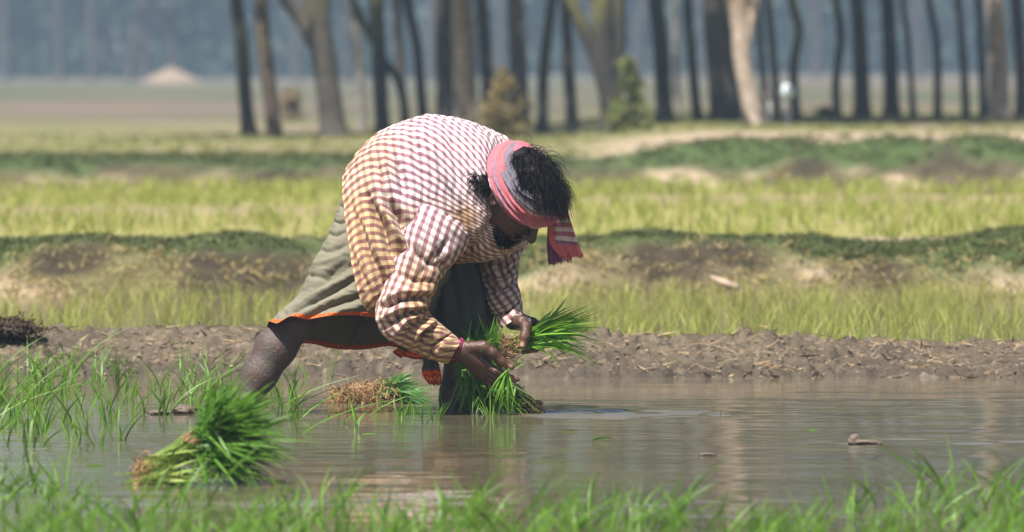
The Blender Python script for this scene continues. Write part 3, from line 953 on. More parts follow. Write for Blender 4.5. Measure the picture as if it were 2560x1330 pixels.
# =================================================================== THE GROUND AND THE WATER
def zprof(x, y):
    x, y = np.broadcast_arrays(np.asarray(x, float), np.asarray(y, float))
    wob = .06 * fbm(np.stack([x * .7, y * 0 + 3, y * 0], -1), 3)
    z = np.full(x.shape, -.15)
    z = z + .15 * sstep(28.2, 29.3, y)                                  # bed of the first field
    b1 = 36.15 + wob
    z = z + .25 * sstep(b1, b1 + .60, y) - .05 * sstep(b1 + 1.3, b1 + 2.0, y)
    z = z + .045 * np.exp(-((y - 45.6 - 2 * wob) / .5) ** 2) * sstep(.6, -.4, x) + .04 * np.exp(-((y - 50.0 + 2 * wob) / .5) ** 2) * sstep(0, .8, x)
    b2 = 55.4 + 3 * wob
    rise = .17 + .13 * sstep(.2, 1.6, x)
    z = z + rise * sstep(b2, b2 + 1.0, y) - .02 * sstep(60, 63, y)
    # broken faces and clods
    f1 = np.exp(-((y - b1 - .45) / .5) ** 2)
    f2 = np.exp(-((y - b2 - .6) / .7) ** 2)
    n = fbm(np.stack([x * 3.2, y * 3.2, 0 * x], -1), 4)
    z = z + (f1 * .095 + f2 * .070) * n + .006 * fbm(np.stack([x * 6, y * 6, 0 * x], -1), 2) * (y > 28)
    z = z + .05 * fbm(np.stack([x * .25, y * .12, 0 * x], -1), 3) * sstep(58, 75, y)
    return z


def ground_cols(x, y):
    x, y = np.broadcast_arrays(np.asarray(x, float), np.asarray(y, float))
    S = x.shape
    n1 = fbm(np.stack([x * 1.3, y * 1.3, 0 * x], -1), 4)
    n2 = fbm(np.stack([x * 3.1 + 9, y * 2.6, 0 * x], -1), 4)
    n3 = fbm(np.stack([x * .5 + 3, y * .22, 0 * x], -1), 3)
    A = lambda *c: np.array(c, float)
    mix = lambda a, b, f: a * (1 - f[..., None]) + b * f[..., None]
    wet, dry, tan = A(.085, .066, .048), A(.22, .165, .112), A(.36, .275, .195)
    grass, field = A(.058, .080, .028), A(.215, .20, .070)
    C = np.zeros(S + (3,)) + wet
    wob = .06 * fbm(np.stack([x * .7, y * 0 + 3, y * 0], -1), 3)
    b1 = 36.15 + wob; b2 = 55.4 + 3 * wob
    C = mix(C, dry, sstep(29.5, 34, y) * .35)
    face = mix(np.zeros(S + (3,)) + A(.12, .098, .055), tan, sstep(.02, .30, n2))
    face = mix(face, A(.105, .10, .035), sstep(.0, .35, n1) * .7)
    face = mix(face, A(.035, .028, .020), sstep(-.12, -.38, n2) * .9)
    green1 = sstep(.28, .46, (y - b1) + .30 * n2) * sstep(1.05, .80, (y - b1) + .12 * n1)
    face = mix(face, grass, np.clip(green1 * sstep(-.95, -.5, n1 + .5 * n3), 0, 1))
    face = mix(face, tan, sstep(.80, .98, y - b1 + .2 * n2))
    C = mix(C, face, sstep(b1 - .45, b1 - .1, y))
    f2 = mix(np.zeros(S + (3,)) + field, dry, np.clip(sstep(.1, .5, n1) * .5 + np.exp(-((y - 45.6) / .9) ** 2) * sstep(.6, -.4, x) * .8 + np.exp(-((y - 50) / 1.0) ** 2) * sstep(0, .8, x) * .7, 0, 1))
    C = mix(C, f2, sstep(b1 + 1.5, b1 + 2.2, y))
    fb = mix(np.zeros(S + (3,)) + A(.085, .072, .042), tan, sstep(.05, .32, n2) * (.35 + .65 * sstep(.4, 1.2, x)))
    fb = mix(fb, A(.033, .028, .020), sstep(-.15, -.4, n2) * .8)
    g2 = sstep(.38, .62, (y - b2) + .30 * n2 + .25 * n3) * sstep(-.75, -.35, n1 + .5 * n3 + .4 * n2)
    fb = mix(fb, A(.055, .085, .030), np.clip(g2, 0, 1))
    fb = mix(fb, tan, np.clip(sstep(1.0, 1.3, y - b2 + .25 * n2) * sstep(-.3, .6, x + n3 + 1.0 * n2), 0, 1))
    C = mix(C, fb, sstep(b2 - .6, b2 - .15, y))
    f3 = mix(np.zeros(S + (3,)) + A(.150, .150, .060), A(.22, .175, .12), sstep(-.05, .35, n3 + .4 * n1))
    f3 = mix(f3, A(.10, .12, .045), sstep(.1, .5, n2) * .5)
    C = mix(C, f3, sstep(b2 + 1.8, b2 + 3.5, y))
    C = mix(C, A(.33, .255, .185) * (1 + .25 * n2[..., None]), sstep(b2 + 1.0, b2 + 1.6, y) * sstep(66.5, 64, y + n1) * sstep(.2, 1.0, x + .4 * n3 + .3 * n1) * .9)
    n4 = fbm(np.stack([x * .16, y * .05, 0 * x + 4], -1), 4)
    far = mix(np.zeros(S + (3,)) + A(.092, .088, .058), A(.135, .108, .080), sstep(-.1, .35, n4))
    far = mix(far, A(.068, .082, .045), sstep(.05, .4, -n4) * .8)
    C = mix(C, far, sstep(76, 110, y))
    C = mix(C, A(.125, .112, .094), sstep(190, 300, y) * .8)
    return C


def geo(a, b, n):
    return np.geomspace(a, b, n)


xs = np.concatenate([np.arange(0, 4.2, .06), np.arange(4.2, 10, .3), geo(10, 700, 40)])
xs = np.unique(np.concatenate([-xs, xs]))
ys = np.unique(np.concatenate([[-100, -40, -10, 10, 20, 26], np.arange(27, 30, .2), np.arange(30, 35.6, .25), np.arange(35.6, 38.6, .06), np.arange(38.6, 54.6, .28), np.arange(54.6, 58, .07),
                               np.arange(58, 90, .6), geo(90, 1500, 60)]))
XX, YY = np.meshgrid(xs, ys, indexing='xy')
V = np.stack([XX, YY, zprof(XX, YY)], -1)
g = link('ground', mesh('ground', V.reshape(-1, 3), grid_faces(len(ys), len(xs)), cols=ground_cols(XX, YY).reshape(-1, 3)), col_mat('field_soil', .95, .55, 9, .6, .04, .12))
tag(g, kind='structure')

# fresh mud bank between the paddies, clods and all
xs = np.concatenate([-geo(3.6, 60, 40)[::-1], np.arange(-3.55, 3.55, .011), geo(3.6, 60, 40)])
ys = np.concatenate([np.arange(27.35, 28.5, .009), np.arange(28.5, 29.6, .05)])
XX, YY = np.meshgrid(xs, ys, indexing='xy')
edge = 27.62 + .10 * fbm(np.stack([XX * .9, 0 * XX, 0 * XX], -1), 3) + .05 * fbm(np.stack([XX * 7, YY * 3, 0 * XX], -1), 2) + .10 * sstep(.2, -1.2, XX)
z = -.075 + .105 * sstep(edge - .09, edge + .09, YY) + (.055 + .034 * sstep(-.2, -.9, XX)) * sstep(edge + .02, edge + .58, YY) - .12 * sstep(28.4, 29.2, YY)
pp = np.stack([XX, YY, 0 * XX], -1)
cl = fbm(pp * 13 + 3, 3)
bil = 1 - 2 * np.abs(fbm(pp * 8.5 + 7, 3)) * 1.6
lump = np.maximum(0, bil) ** 1.3
onb = sstep(edge - .16, edge + .02, YY)
pw_ = pp + .035 * np.stack([fbm(pp * 14 + 21, 3), fbm(pp * 14 + 31, 3), 0 * XX], -1) + .012 * np.stack([fbm(pp * 60 + 2, 2), fbm(pp * 60 + 8, 2), 0 * XX], -1)
bl = lambda f_, s_: np.clip(1 - 2.2 * np.abs(fbm(pw_ * f_ + s_, 3)), -1, 1)
rough = .55 + .6 * sstep(-.25, .3, fbm(pp * np.array([1.3, 2, 1]) + 11, 3))
z = z + onb * (.030 * fbm(pp * np.array([2.2, 3, 1]), 3) + rough * (.024 * cl + .024 * bl(11, 7) + .028 * fbm(pw_ * 24 + 3, 4) * 1.6 + .016 * bl(40, 5) + .014 * fbm(pp * 85, 2)) - .012 * onb)
xa = XX
wetf = sstep(.075, .01, z)
Cm = np.zeros(XX.shape + (3,)) + np.array([.088, .067, .044])
Cm = Cm * (1 + .45 * fbm(pp * 4, 4)[..., None] + .35 * fbm(pp * 37, 2)[..., None])
Cm = Cm * (1 - .45 * wetf[..., None]) + np.array([.03, .024, .018]) * (.45 * wetf)[..., None]
pale = sstep(.25, .5, fbm(pp * 30 + 2, 3))[..., None] * .5
Cm = Cm * (1 - pale) + np.array([.22, .175, .125]) * pale
mb = link('mud_bank', mesh('mud_bank', np.stack([XX, YY, z], -1).reshape(-1, 3), grid_faces(len(ys), len(xs)), cols=Cm.reshape(-1, 3)), col_mat('wet_mud', .68, .45, 55, .8, .012, .35))
tag(mb, kind='structure')


def bank_z(x, y):
    i = np.clip(np.searchsorted(xs, x), 0, len(xs) - 1); j = np.clip(np.searchsorted(ys, y), 0, len(ys) - 1)
    return z[j, i]


bank_xs, bank_ys, bank_zz = xs, ys, z
MWATER = water_mat()
wxs = np.concatenate([-geo(3, 300, 30)[::-1], np.arange(-2.96, 2.97, .028), geo(3, 300, 30)])
wys = np.concatenate([np.linspace(-95, 14, 30), np.arange(14.5, 16.4, .2), np.arange(16.5, 28.62, .0125)])
XX, YY = np.meshgrid(wxs, wys, indexing='xy')
o1_ = np.zeros(XX.shape)
rp = lambda a, b, s_, o_=2: fbm(np.stack([XX * a, YY * b, o1_ + s_], -1), o_)
amp = .35 + 1.0 * sstep(-.25, .45, rp(.5, .75, 3.3)) 
calm = 1 - .65 * sstep(25.6, 27.3, YY)
wz = .0020 * rp(.8, 2.2, 1.1) + (1 + 1.0 * sstep(24.8, 21.5, YY)) * calm * amp * (.0017 * rp(2.8, 7.5, 5.0) + .00120 * rp(6.5, 18, 9.0, 1))
cx, cy, _ = wat(1540, 1036)
dd_ = np.hypot((XX - cx) / .42, (YY - cy) / .50) + .25 * rp(5, 5, 2.0)
wz = wz + sstep(1.05, .55, dd_) * .0042 * rp(10, 26, 4.0, 1)
# rings round the front leg and the hands
for lx, ly, a0 in ((1150, 1030, .0005), (1260, 1035, .0004), (600, 1030, .0005)):
    qx, qy, _ = wat(lx, ly)
    rr_ = np.hypot(XX - qx, YY - qy)
    wz = wz + a0 * np.sin(rr_ * 2 * math.pi / .085) * np.exp(-rr_ / .45)
inr = (np.abs(XX) < 3) & (YY > 16.4)
wz = wz * inr
o = link('water', mesh('water', np.stack([XX, YY, wz], -1).reshape(-1, 3), grid_faces(len(wys), len(wxs))), MWATER)
tag(o, kind='structure')
o = link('water', mesh('water', [(-300, 28.9, .028), (300, 28.9, .028), (300, 36.6, .028), (-300, 36.6, .028)], np.array([[0, 1, 2, 3]])), MWATER)
tag(o, kind='structure')

# chopped straw lying all over the fresh mud
r = np.random.default_rng(21)
N = 4200
bx = r.uniform(-2.3, 2.3, N); by = 27.62 + r.random(N) ** 1.2 * .75
bz = bank_z(bx, by) + .006
ang = r.uniform(0, 2 * math.pi, N)
dirs = np.stack([np.cos(ang), .6 * np.sin(ang), .25 * np.abs(r.normal(size=N)) + .02], 1)
L = .012 + .065 * r.random(N) ** 4
P0 = np.stack([bx, by, bz], 1)
C = P0[:, None] + nrm(dirs)[:, None] * (L[:, None] * np.linspace(0, 1, 3))[..., None]
Vs, Fs = ribbons(C, .0024 + .006 * r.random(N) ** 3, r)
o = link('straw_litter', mesh('straw_litter', Vs, Fs), plain_mat('dry_straw', (.15, .105, .06), (.34, .25, .15), 60, .8, .2))
tag(o, 'chopped pale straw strewn over the fresh mud bank', 'straw', kind='stuff')

# =================================================================== PLANTS
MRICE = leaf_mat('young_rice', (.052, .135, .014), (.15, .30, .035), .40, .42)
MFIELD = leaf_mat('field_rice', (.18, .22, .045), (.40, .43, .11), .40, .5)
MDARK = leaf_mat('bundle_rice', (.034, .110, .010), (.090, .225, .020), .36, .42, (.13, .27, .035))
MBRIGHT = leaf_mat('held_rice', (.095, .25, .018), (.22, .45, .045), .40, .38)
MSTEM = leaf_mat('pale_stems', (.20, .25, .05), (.34, .38, .11), .25, .5)
MROOT = plain_mat('rice_roots', (.16, .085, .040), (.40, .25, .12), 50, .85, .3)
MROOTD = plain_mat('muddy_roots', (.05, .033, .020), (.15, .085, .045), 60, .75, .3)
MTIE = plain_mat('straw_tie', (.18, .09, .05), (.30, .16, .09), 60, .8, .3)
MMUD = col_mat('mud_clod', .6, .6, 60, .8, .01, .35)
MBUND = leaf_mat('bund_grass', (.045, .062, .020), (.12, .14, .045), .25, .6)
MDRY = leaf_mat('dry_grass', (.22, .19, .07), (.42, .33, .16), .25, .7)

# rice in the fields beyond (nobody could count it)
r = np.random.default_rng(31)


def rice_field(N, x0, x1, y0, y1, h, nb, wdt, dens):
    parts = []
    x = r.uniform(x0, x1, N); y = y0 + (y1 - y0) * r.random(N) ** .8
    keep = r.random(N) < dens(x, y)
    x, y = x[keep], y[keep]
    n = len(x)
    zz = zprof(x, y) - .01
    X = np.repeat(np.stack([x, y, zz], 1), nb, 0)
    X[:, :2] += r.normal(size=(n * nb, 2)) * .018
    d = np.concatenate([r.normal(size=(n * nb, 2)) * .15, np.ones((n * nb, 1))], 1)
    b = np.concatenate([r.normal(size=(n * nb, 2)) * .22, -.12 * np.ones((n * nb, 1))], 1)
    return blades(X, d, h * (.55 + .6 * r.random(n * nb)), wdt, b, 3, r)


o = link('rice_field', blade_mesh('rice_field', [rice_field(2500, -3.2, 3.2, 29.2, 36.0, .155, 6, .0038, lambda x, y: np.clip(.45 + .4 * fbm(np.stack([x * .9, y * .5, 0 * x], -1), 2) + .25 * (x > 0) + .2 * (y < 33), 0, 1) * np.where((x < -.2) & (y < 31.0), .15, 1))]), MFIELD)
tag(o, 'yellow green rice growing in the flooded field behind the mud bank', 'rice', kind='stuff')
o = link('rice_field', blade_mesh('rice_field', [rice_field(4600, -4.6, 4.6, 38.4, 55.2, .135, 6, .0070, lambda x, y: np.clip(.62 + .5 * fbm(np.stack([x * .5, y * .35, 0 * x], -1), 2) - .5 * np.exp(-((y - 45.6) / .8) ** 2) * (x < .3), 0, 1))]), MFIELD)
tag(o, 'yellow green rice filling the field between the two grassy bunds', 'rice', kind='stuff')


def tufts(N, y0, y1, xw, zone, h, mat, name, label, wdt=.006):
    x = r.uniform(-xw, xw, N); y = r.uniform(y0, y1, N)
    c = ground_cols(x, y)
    m = r.random(N) < zone(x, y, c)
    x, y = x[m], y[m]; n = len(x); nb = 6
    X = np.repeat(np.stack([x, y, zprof(x, y) - .005], 1), nb, 0)
    X[:, :2] += r.normal(size=(n * nb, 2)) * .025
    d = np.concatenate([r.normal(size=(n * nb, 2)) * .55, np.ones((n * nb, 1))], 1)
    b = np.concatenate([r.normal(size=(n * nb, 2)) * .3, -.3 * np.ones((n * nb, 1))], 1)
    o = link(name, blade_mesh(name, [blades(X, d, h * (.4 + .8 * r.random(n * nb)), wdt, b, 3, r)]), mat)
    tag(o, label, 'grass', kind='stuff')


green = lambda x, y, c: (c[:, 1] > c[:, 0] * 1.25) * .9 + .05
tufts(15000, 36.2, 37.3, 3.4, green, .042, MBUND, 'bund_grass', 'short dark green grass along the top of the nearer bund')
tufts(9000, 55.4, 58.4, 5, green, .07, MBUND, 'bund_grass', 'dark green grass on the farther bund before the trees', .009)
tufts(2500, 36.0, 36.6, 3.4, lambda x, y, c: .6 + 0 * x, .06, MDRY, 'dry_grass', 'withered olive grass at the foot of the nearer bund')
tufts(3500, 57.5, 76, 7, lambda x, y, c: .55 * np.clip((y > 65.5) * 1.0 + (x < .5), 0, 1), .07, leaf_mat('meadow_grass', (.12, .14, .04), (.28, .27, .09), .3, .6), 'meadow_grass', 'thin yellowish grass under the row of trees', .012)


# ------------------------------------------------ single seedlings
def seedling(seed, h, nb, spread, lean, sp0=.006):
    q = np.random.default_rng(seed)
    X = np.concatenate([q.normal(size=(nb, 2)) * sp0, np.full((nb, 1), -.03)], 1)
    d = np.concatenate([q.normal(size=(nb, 2)) * spread + np.array([lean, 0]), np.ones((nb, 1))], 1)
    b = np.concatenate([q.normal(size=(nb, 2)) * .35 + np.array([lean * 1.2, 0]), -.22 * q.random((nb, 1))], 1)
    return blade_mesh('rice_seedling', [blades(X, d, h * (.45 + .6 * q.random(nb)) + .03, .0044 + .0022 * q.random(nb), b, 7, q)])


variants = [seedling(100 + k, .155 + .012 * (k % 4), 3 + k % 4, .20, .10 * (k % 3)) for k in range(12)]
near_variants = [seedling(200 + k, .150 + .012 * (k % 4), 9 + k % 6, .26, .10 * (k % 3), .034) for k in range(10)]
for v_ in variants + near_variants:
    v_.materials.append(MRICE)
GA = ('young rice seedling standing in shallow water left of the worker', 'rice seedlings planted left of the worker')
GB = ('blurred young rice seedling along the nearest edge of the paddy', 'blurred rice seedlings along the nearest edge')
GC = ('young rice seedling planted in front of the worker and the root bundle', 'rice seedlings in front of the worker')
nseed = 0


def plant(p, sc, lab):
    global nseed
    o = bpy.data.objects.new('rice_seedling', near_variants[int(r.integers(10))] if lab is GB else variants[int(r.integers(12))])
    COL.objects.link(o)
    o.location = p
    o.rotation_euler = (r.normal() * .06, r.normal() * .06, r.uniform(-.9, .9) + (math.pi if r.random() < .25 else 0))
    s = sc * r.uniform(.8, 1.15)
    o.scale = (s, s, s)
    tag(o, lab[0], 'rice seedling', lab[1])
    nseed += 1


# left of the worker
n = 0
while n < 118:
    px, py = r.uniform(-60, 740), r.uniform(925, 1120)
    if r.random() > np.clip(1.0 - px / 900, .30, 1) * (1 if py > 960 else .8): continue
    if 320 < px < 720 and py > 1045: continue
    plant(wat(px, py), .95, GA); n += 1
for px, py in ((560, 955), (600, 930), (700, 985), (735, 960), (760, 945), (790, 935), (820, 948), (705, 1030), (730, 1050), (672, 950), (640, 935), (850, 930), (690, 1000), (510, 940), (480, 950)):
    plant(wat(px, py), .8, GA)
for px, py in ((772, 1078), (815, 1052), (846, 1062), (892, 1078), (940, 1050), (985, 1070), (1000, 1048), (1060, 1062), (1085, 1052), (1096, 1048), (1030, 1040), (1222, 1048), (1240, 1042), (905, 1040), (870, 1030)):
    plant(wat(px, py), .66, GC)
# nearest edge, out of focus
n = 0
while n < 134:
    px = -90 + 2740 * ((n * 37 % 134) + r.random()) / 134; py = 1272 + 190 * r.random()
    tall = np.interp(px, [0, 300, 700, 1500, 2000, 2300, 2560], [1.05, .9, .95, .95, .92, 1.0, 1.15])
    if py < 1318 and r.random() < .6: continue
    plant(wat(px, py), tall, GB); n += 1
for px, py in ((60, 1245), (130, 1280), (20, 1230), (210, 1300), (150, 1230), (2380, 1260), (2450, 1275), (2520, 1250), (2300, 1280), (2550, 1230), (2200, 1300), (2480, 1235), (380, 1300), (640, 1310), (700, 1290)):
    plant(wat(px, py), 1.05, GB)


# ------------------------------------------------ bundles of seedlings
def part(name, me, mat, parent, ori):
    n = len(me.vertices)
    a = np.empty(n * 3, np.float32); me.vertices.foreach_get('co', a)
    a = (a.reshape(-1, 3) - np.asarray(ori, np.float32)).ravel()
    me.vertices.foreach_set('co', a); me.update()
    return link(name, me, mat, parent)


def fan(N, base, bs, tip, ts, droop, w, q, segs=7, sag=None):
    """blades from around base to around tip: (N,3) arrays or single points with gaussian spread"""
    B = np.asarray(base) + q.normal(size=(N, 3)) * bs
    T = np.asarray(tip) + q.normal(size=(N, 3)) * ts if np.ndim(tip) == 1 else tip
    d = T - B
    L = np.linalg.norm(d, axis=1)
    dr = np.array([0, 0, -1.0]) * (droop * (.3 + 1.2 * q.random(N)))[:, None] + q.normal(size=(N, 3)) * .10
    return blades(B, d - dr * (L * .5)[:, None] * 0, L, w * (.7 + .6 * q.random(N)), dr, segs, q)


def region(N, poly, dep, q, ds):
    """random points inside a quad given by its four picture corners"""
    a, b = q.random(N), q.random(N)
    c = [np.array(k, float) for k in poly]
    p = (c[0] * (1 - a)[:, None] + c[1] * a[:, None]) * (1 - b)[:, None] + (c[3] * (1 - a)[:, None] + c[2] * a[:, None]) * b[:, None]
    return P(p[:, 0], p[:, 1], dep + ds * q.normal(size=N))


def roots(N, pts, dirs, length, w, q, wig=.9, steps=9, grav=(0, 0, -.1)):
    C = strands(pts, dirs, length, steps, np.array(grav), q, wig, (1e-6, 1e-6, 1e-6))
    return ribbons(C, w, q)


r = np.random.default_rng(77)
# held in the left hand
ori = Q(1290, 860, -.09)
e = empty('seedling_bunch', ori)
tag(e, 'bright green rice seedling bunch with roots exposed, gripped under the upper hand', 'seedling bunch', 'bunches and bundles of rice seedlings')
N = 120
T = region(N, [(1395, 760), (1480, 728), (1512, 800), (1440, 872)], D0 - .09, r, .045)
B = Q(1282, 862, -.095) + r.normal(size=(N, 3)) * np.array([.012, .010, .012])
G = Q(1322, 842, -.085) + r.normal(size=(N, 3)) * np.array([.006, .010, .010])
d = G - B; L1 = np.linalg.norm(d, axis=1)
st_ = blades(B, d, L1 * 1.1, .0050, np.zeros((N, 3)), 3, r)
lv = fan(N, G, .0, T, 0, .22, .0062, r)
lv2 = fan(26, Q(1300, 868, -.10), .006, region(26, [(1400, 820), (1500, 770), (1500, 862), (1410, 880)], D0 - .11, r, .03), 0, .35, .0052, r)
up = fan(9, Q(1335, 835, -.09), .006, region(9, [(1375, 770), (1440, 696), (1455, 730), (1400, 790)], D0 - .09, r, .02), 0, .0, .0060, r)
part('leaves', blade_mesh('leaves', [lv, lv2, up]), MBRIGHT, e, ori)
part('stems', blade_mesh('stems', [st_]), MSTEM, e, ori)
NR = 230
p_ = region(NR, [(1250, 842), (1296, 850), (1296, 892), (1252, 896)], D0 - .10, r, .014)
Vr, Fr = roots(NR, p_, np.array([-.8, -.2, -.15]) + r.normal(size=(NR, 3)) * .7, .018 + .035 * r.random(NR), .0020, r)
part('roots', mesh('roots', Vr, Fr), MROOT, e, ori)
# a few seedlings pinched in the right hand
ori = Q(1275, 925, -.2)
e = empty('seedling_pinch', ori)
tag(e, 'few thin rice seedlings pinched between thumb and fingers of the lower hand', 'seedling bunch', 'bunches and bundles of rice seedlings')
a_ = fan(16, Q(1268, 926, -.222), .004, region(16, [(1228, 960), (1288, 960), (1292, 1030), (1240, 1045)], D0 - .225, r, .015), 0, .35, .0055, r)
b_ = fan(7, Q(1272, 922, -.22), .004, region(7, [(1200, 945), (1215, 960), (1240, 985), (1215, 975)], D0 - .235, r, .015), 0, .5, .0045, r)
c_ = fan(6, Q(1276, 922, -.21), .003, region(6, [(1285, 885), (1312, 870), (1330, 900), (1310, 935)], D0 - .20, r, .01), 0, .0, .0035, r)
part('leaves', blade_mesh('leaves', [a_, b_, c_]), MBRIGHT, e, ori)
Vr, Fr = roots(26, Q(1288, 905, -.2) + r.normal(size=(26, 3)) * .008, np.array([.4, 0, .5]) + r.normal(size=(26, 3)) * .7, .03, .0014, r)
part('roots', mesh('roots', Vr, Fr), MROOTD, e, ori)

# dark bundle standing in the water against the front leg
ori = wat(1330, 1028)
e = empty('seedling_bundle', ori)
tag(e, 'dark green seedling bundle with muddy root end, leaning on the front leg in the water', 'seedling bundle', 'bunches and bundles of rice seedlings')
N = 190
B = region(N, [(1215, 1000), (1350, 1002), (1355, 1032), (1205, 1034)], D0 - .03, r, .03)
G = region(N, [(1170, 900), (1235, 890), (1262, 965), (1175, 980)], D0 - .08, r, .035)
stm = fan(N, B, .002, G, 0, .12, .0065, r)
upl = fan(300, Q(1215, 905, -.06), np.array([.030, .025, .030]), region(300, [(1150, 820), (1250, 775), (1268, 860), (1160, 890)], D0 - .06, r, .05), 0, .12, .0065, r)
lef = fan(200, Q(1195, 900, -.09), np.array([.022, .02, .03]), region(200, [(1122, 890), (1165, 880), (1185, 985), (1150, 1020)], D0 - .10, r, .03), 0, .45, .0062, r)
low = fan(180, Q(1205, 960, -.08), np.array([.03, .02, .02]), region(180, [(1165, 985), (1290, 985), (1260, 1036), (1170, 1036)], D0 - .12, r, .03), 0, .35, .0060, r)
rgt = fan(40, Q(1260, 965, -.07), np.array([.02, .02, .012]), region(40, [(1262, 1000), (1320, 990), (1335, 1028), (1270, 1034)], D0 - .07, r, .03), 0, .25, .0055, r)
part('leaves', blade_mesh('leaves', [upl, lef, low, rgt]), MDARK, e, ori)
part('stems', blade_mesh('stems', [stm]), leaf_mat('dark_stems', (.04, .075, .015), (.11, .15, .035), .2, .5), e, ori)
NR = 320
p_ = region(NR, [(1298, 1006), (1345, 1000), (1358, 1034), (1290, 1036)], D0 - .03, r, .03)
Vr, Fr = roots(NR, p_, np.array([.7, -.1, -.2]) + r.normal(size=(NR, 3)) * .6, .015 + .025 * r.random(NR), .0024, r)
part('roots', mesh('roots', Vr, Fr), MROOTD, e, ori)


def lump(name, c, rad, seed, amp=.35, n=(36, 20)):
    th, ph = np.meshgrid(np.linspace(0, 2 * math.pi, n[0]), np.linspace(0, math.pi, n[1]), indexing='ij')
    L = np.stack([np.sin(ph) * np.cos(th), np.sin(ph) * np.sin(th), np.cos(ph)], -1)
    k = 1 + amp * fbm(L * 1.8 + seed, 4) + .25 * amp * fbm(L * 7 + seed, 3)
    V = L * np.array(rad) * k[..., None] + np.asarray(c)
    C = (np.array([.13, .10, .078]) * (1 + .5 * fbm(L * 4 + seed, 3))[..., None])
    return V.reshape(-1, 3), grid_faces(*n), C.reshape(-1, 3)


# root-heavy bundle behind, roots to the left
ori = wat(915, 1008)
e = empty('seedling_bundle', ori)
tag(e, 'fallen seedling bundle with a thick brown root mat, behind the planted row', 'seedling bundle', 'bunches and bundles of rice seedlings')
Dm = ori[1]
NR = 900
p_ = region(NR, [(838, 968), (985, 955), (1005, 1008), (818, 1012)], Dm, r, .05)
Vr, Fr = roots(NR, p_, np.array([-.3, -.6, -.15]) + r.normal(size=(NR, 3)) * np.array([.9, .5, .5]), .025 + .045 * r.random(NR), .0026, r, .7)
rt = part('root_mat', mesh('root_mat', Vr, Fr), MROOT, e, ori)
V_, F_q, C_ = lump('core', P(912, 998, Dm + .04), (.105, .06, .045), 4.2)
part('soil', mesh('soil', V_, F_q, cols=C_ * np.array([1.5, 1.1, .8])), MMUD, e, ori)
l1 = fan(150, P(965, 975, Dm), np.array([.02, .03, .016]), region(150, [(985, 918), (1050, 912), (1075, 985), (1000, 1000)], Dm, r, .06), 0, .30, .0062, r)
l2 = fan(50, P(975, 990, Dm - .02), np.array([.02, .03, .01]), region(50, [(1040, 965), (1110, 945), (1110, 1010), (1040, 1010)], Dm - .02, r, .05), 0, .25, .0055, r)
part('leaves', blade_mesh('leaves', [l1, l2]), leaf_mat('bundle_rice_light', (.06, .17, .04), (.14, .30, .09), .4, .42), e, ori)

# big blurred bundle in the foreground
Db = 20.75
ori = P(470, 1215, Db); ori[2] = 0
e = empty('seedling_bundle', ori)
tag(e, 'largest seedling bundle, tied in the middle, lying in the foreground water', 'seedling bundle', 'bunches and bundles of rice seedlings')
tie = P(492, 1110, Db)
sets = []
N = 900
a1 = r.uniform(-.80, 1.45, N)                          # angle in the picture plane, 0 = right
reach = np.interp(a1, [-.95, -.4, 0.1, .6, 1.0, 1.42], [140, 180, 205, 222, 205, 170]) * np.where(r.random(N) < .12, r.uniform(.9, 1.22, N), r.uniform(.5, 1.0, N))
gx = 512 + 16 * r.normal(size=N) + 10 * a1; gy = 1100 + 26 * r.normal(size=N) - 18 * a1
T = P(gx * 0 + 495 + reach * np.cos(a1), 1105 - reach * np.sin(a1) * .92, Db + .07 * r.normal(size=N) - .03)
B = P(gx, gy, Db + .035 * r.normal(size=N))
dd = T - B; LL = np.linalg.norm(dd, axis=1)
dr = np.stack([.20 * r.random(N), r.normal(size=N) * .15, -.20 * r.random(N) + .06 * r.normal(size=N)], 1)
sets.append(blades(B, dd, LL * 1.02, .0075, dr, 7, r))
sets.append(fan(60, P(520, 1150, Db - .05), np.array([.03, .02, .02]), region(60, [(500, 1170), (620, 1130), (640, 1190), (500, 1215)], Db - .07, r, .03), 0, .2, .0070, r))
part('leaves', blade_mesh('leaves', sets), MDARK, e, ori)
N = 150
B = region(N, [(350, 1150), (420, 1120), (400, 1200), (340, 1210)], Db - .02, r, .035)
G = region(N, [(470, 1085), (510, 1080), (515, 1150), (465, 1150)], Db - .0, r, .03)
s1_ = fan(N, B, .003, G, 0, .0, .0080, r)
s2_ = fan(70, P(400, 1205, Db - .06), np.array([.045, .02, .012]), region(70, [(440, 1150), (520, 1150), (500, 1215), (430, 1215)], Db - .06, r, .03), 0, .1, .0075, r)
part('stems', blade_mesh('stems', [s1_, s2_]), leaf_mat('bundle_stems', (.10, .19, .025), (.30, .36, .09), .25, .45), e, ori)
NR = 240
p_ = region(NR, [(338, 1148), (385, 1140), (372, 1222), (345, 1232)], Db - .02, r, .04)
Vr, Fr = roots(NR, p_, np.array([-.8, -.2, -.2]) + r.normal(size=(NR, 3)) * .6, .02 + .035 * r.random(NR), .0026, r)
part('roots', mesh('roots', Vr, Fr), MROOT, e, ori)
th = np.linspace(0, 2 * math.pi, 30)
ax = nrm(np.array([.55, 0, .3])); u1 = nrm(np.cross(ax, [0, 1, 0])); u2 = np.array([0, 1., 0])
c0 = P(486, 1112, Db)
tt = [tube(c0 + ax * (o_ + .01 * np.sin(th * 3))[:, None] + .031 * np.cos(th)[:, None] * u1 + .040 * np.sin(th)[:, None] * u2, .0024, 6, False) for o_ in (0, .008, -.007)]
part('tie', mesh('tie', *merge(tt)), MTIE, e, ori)

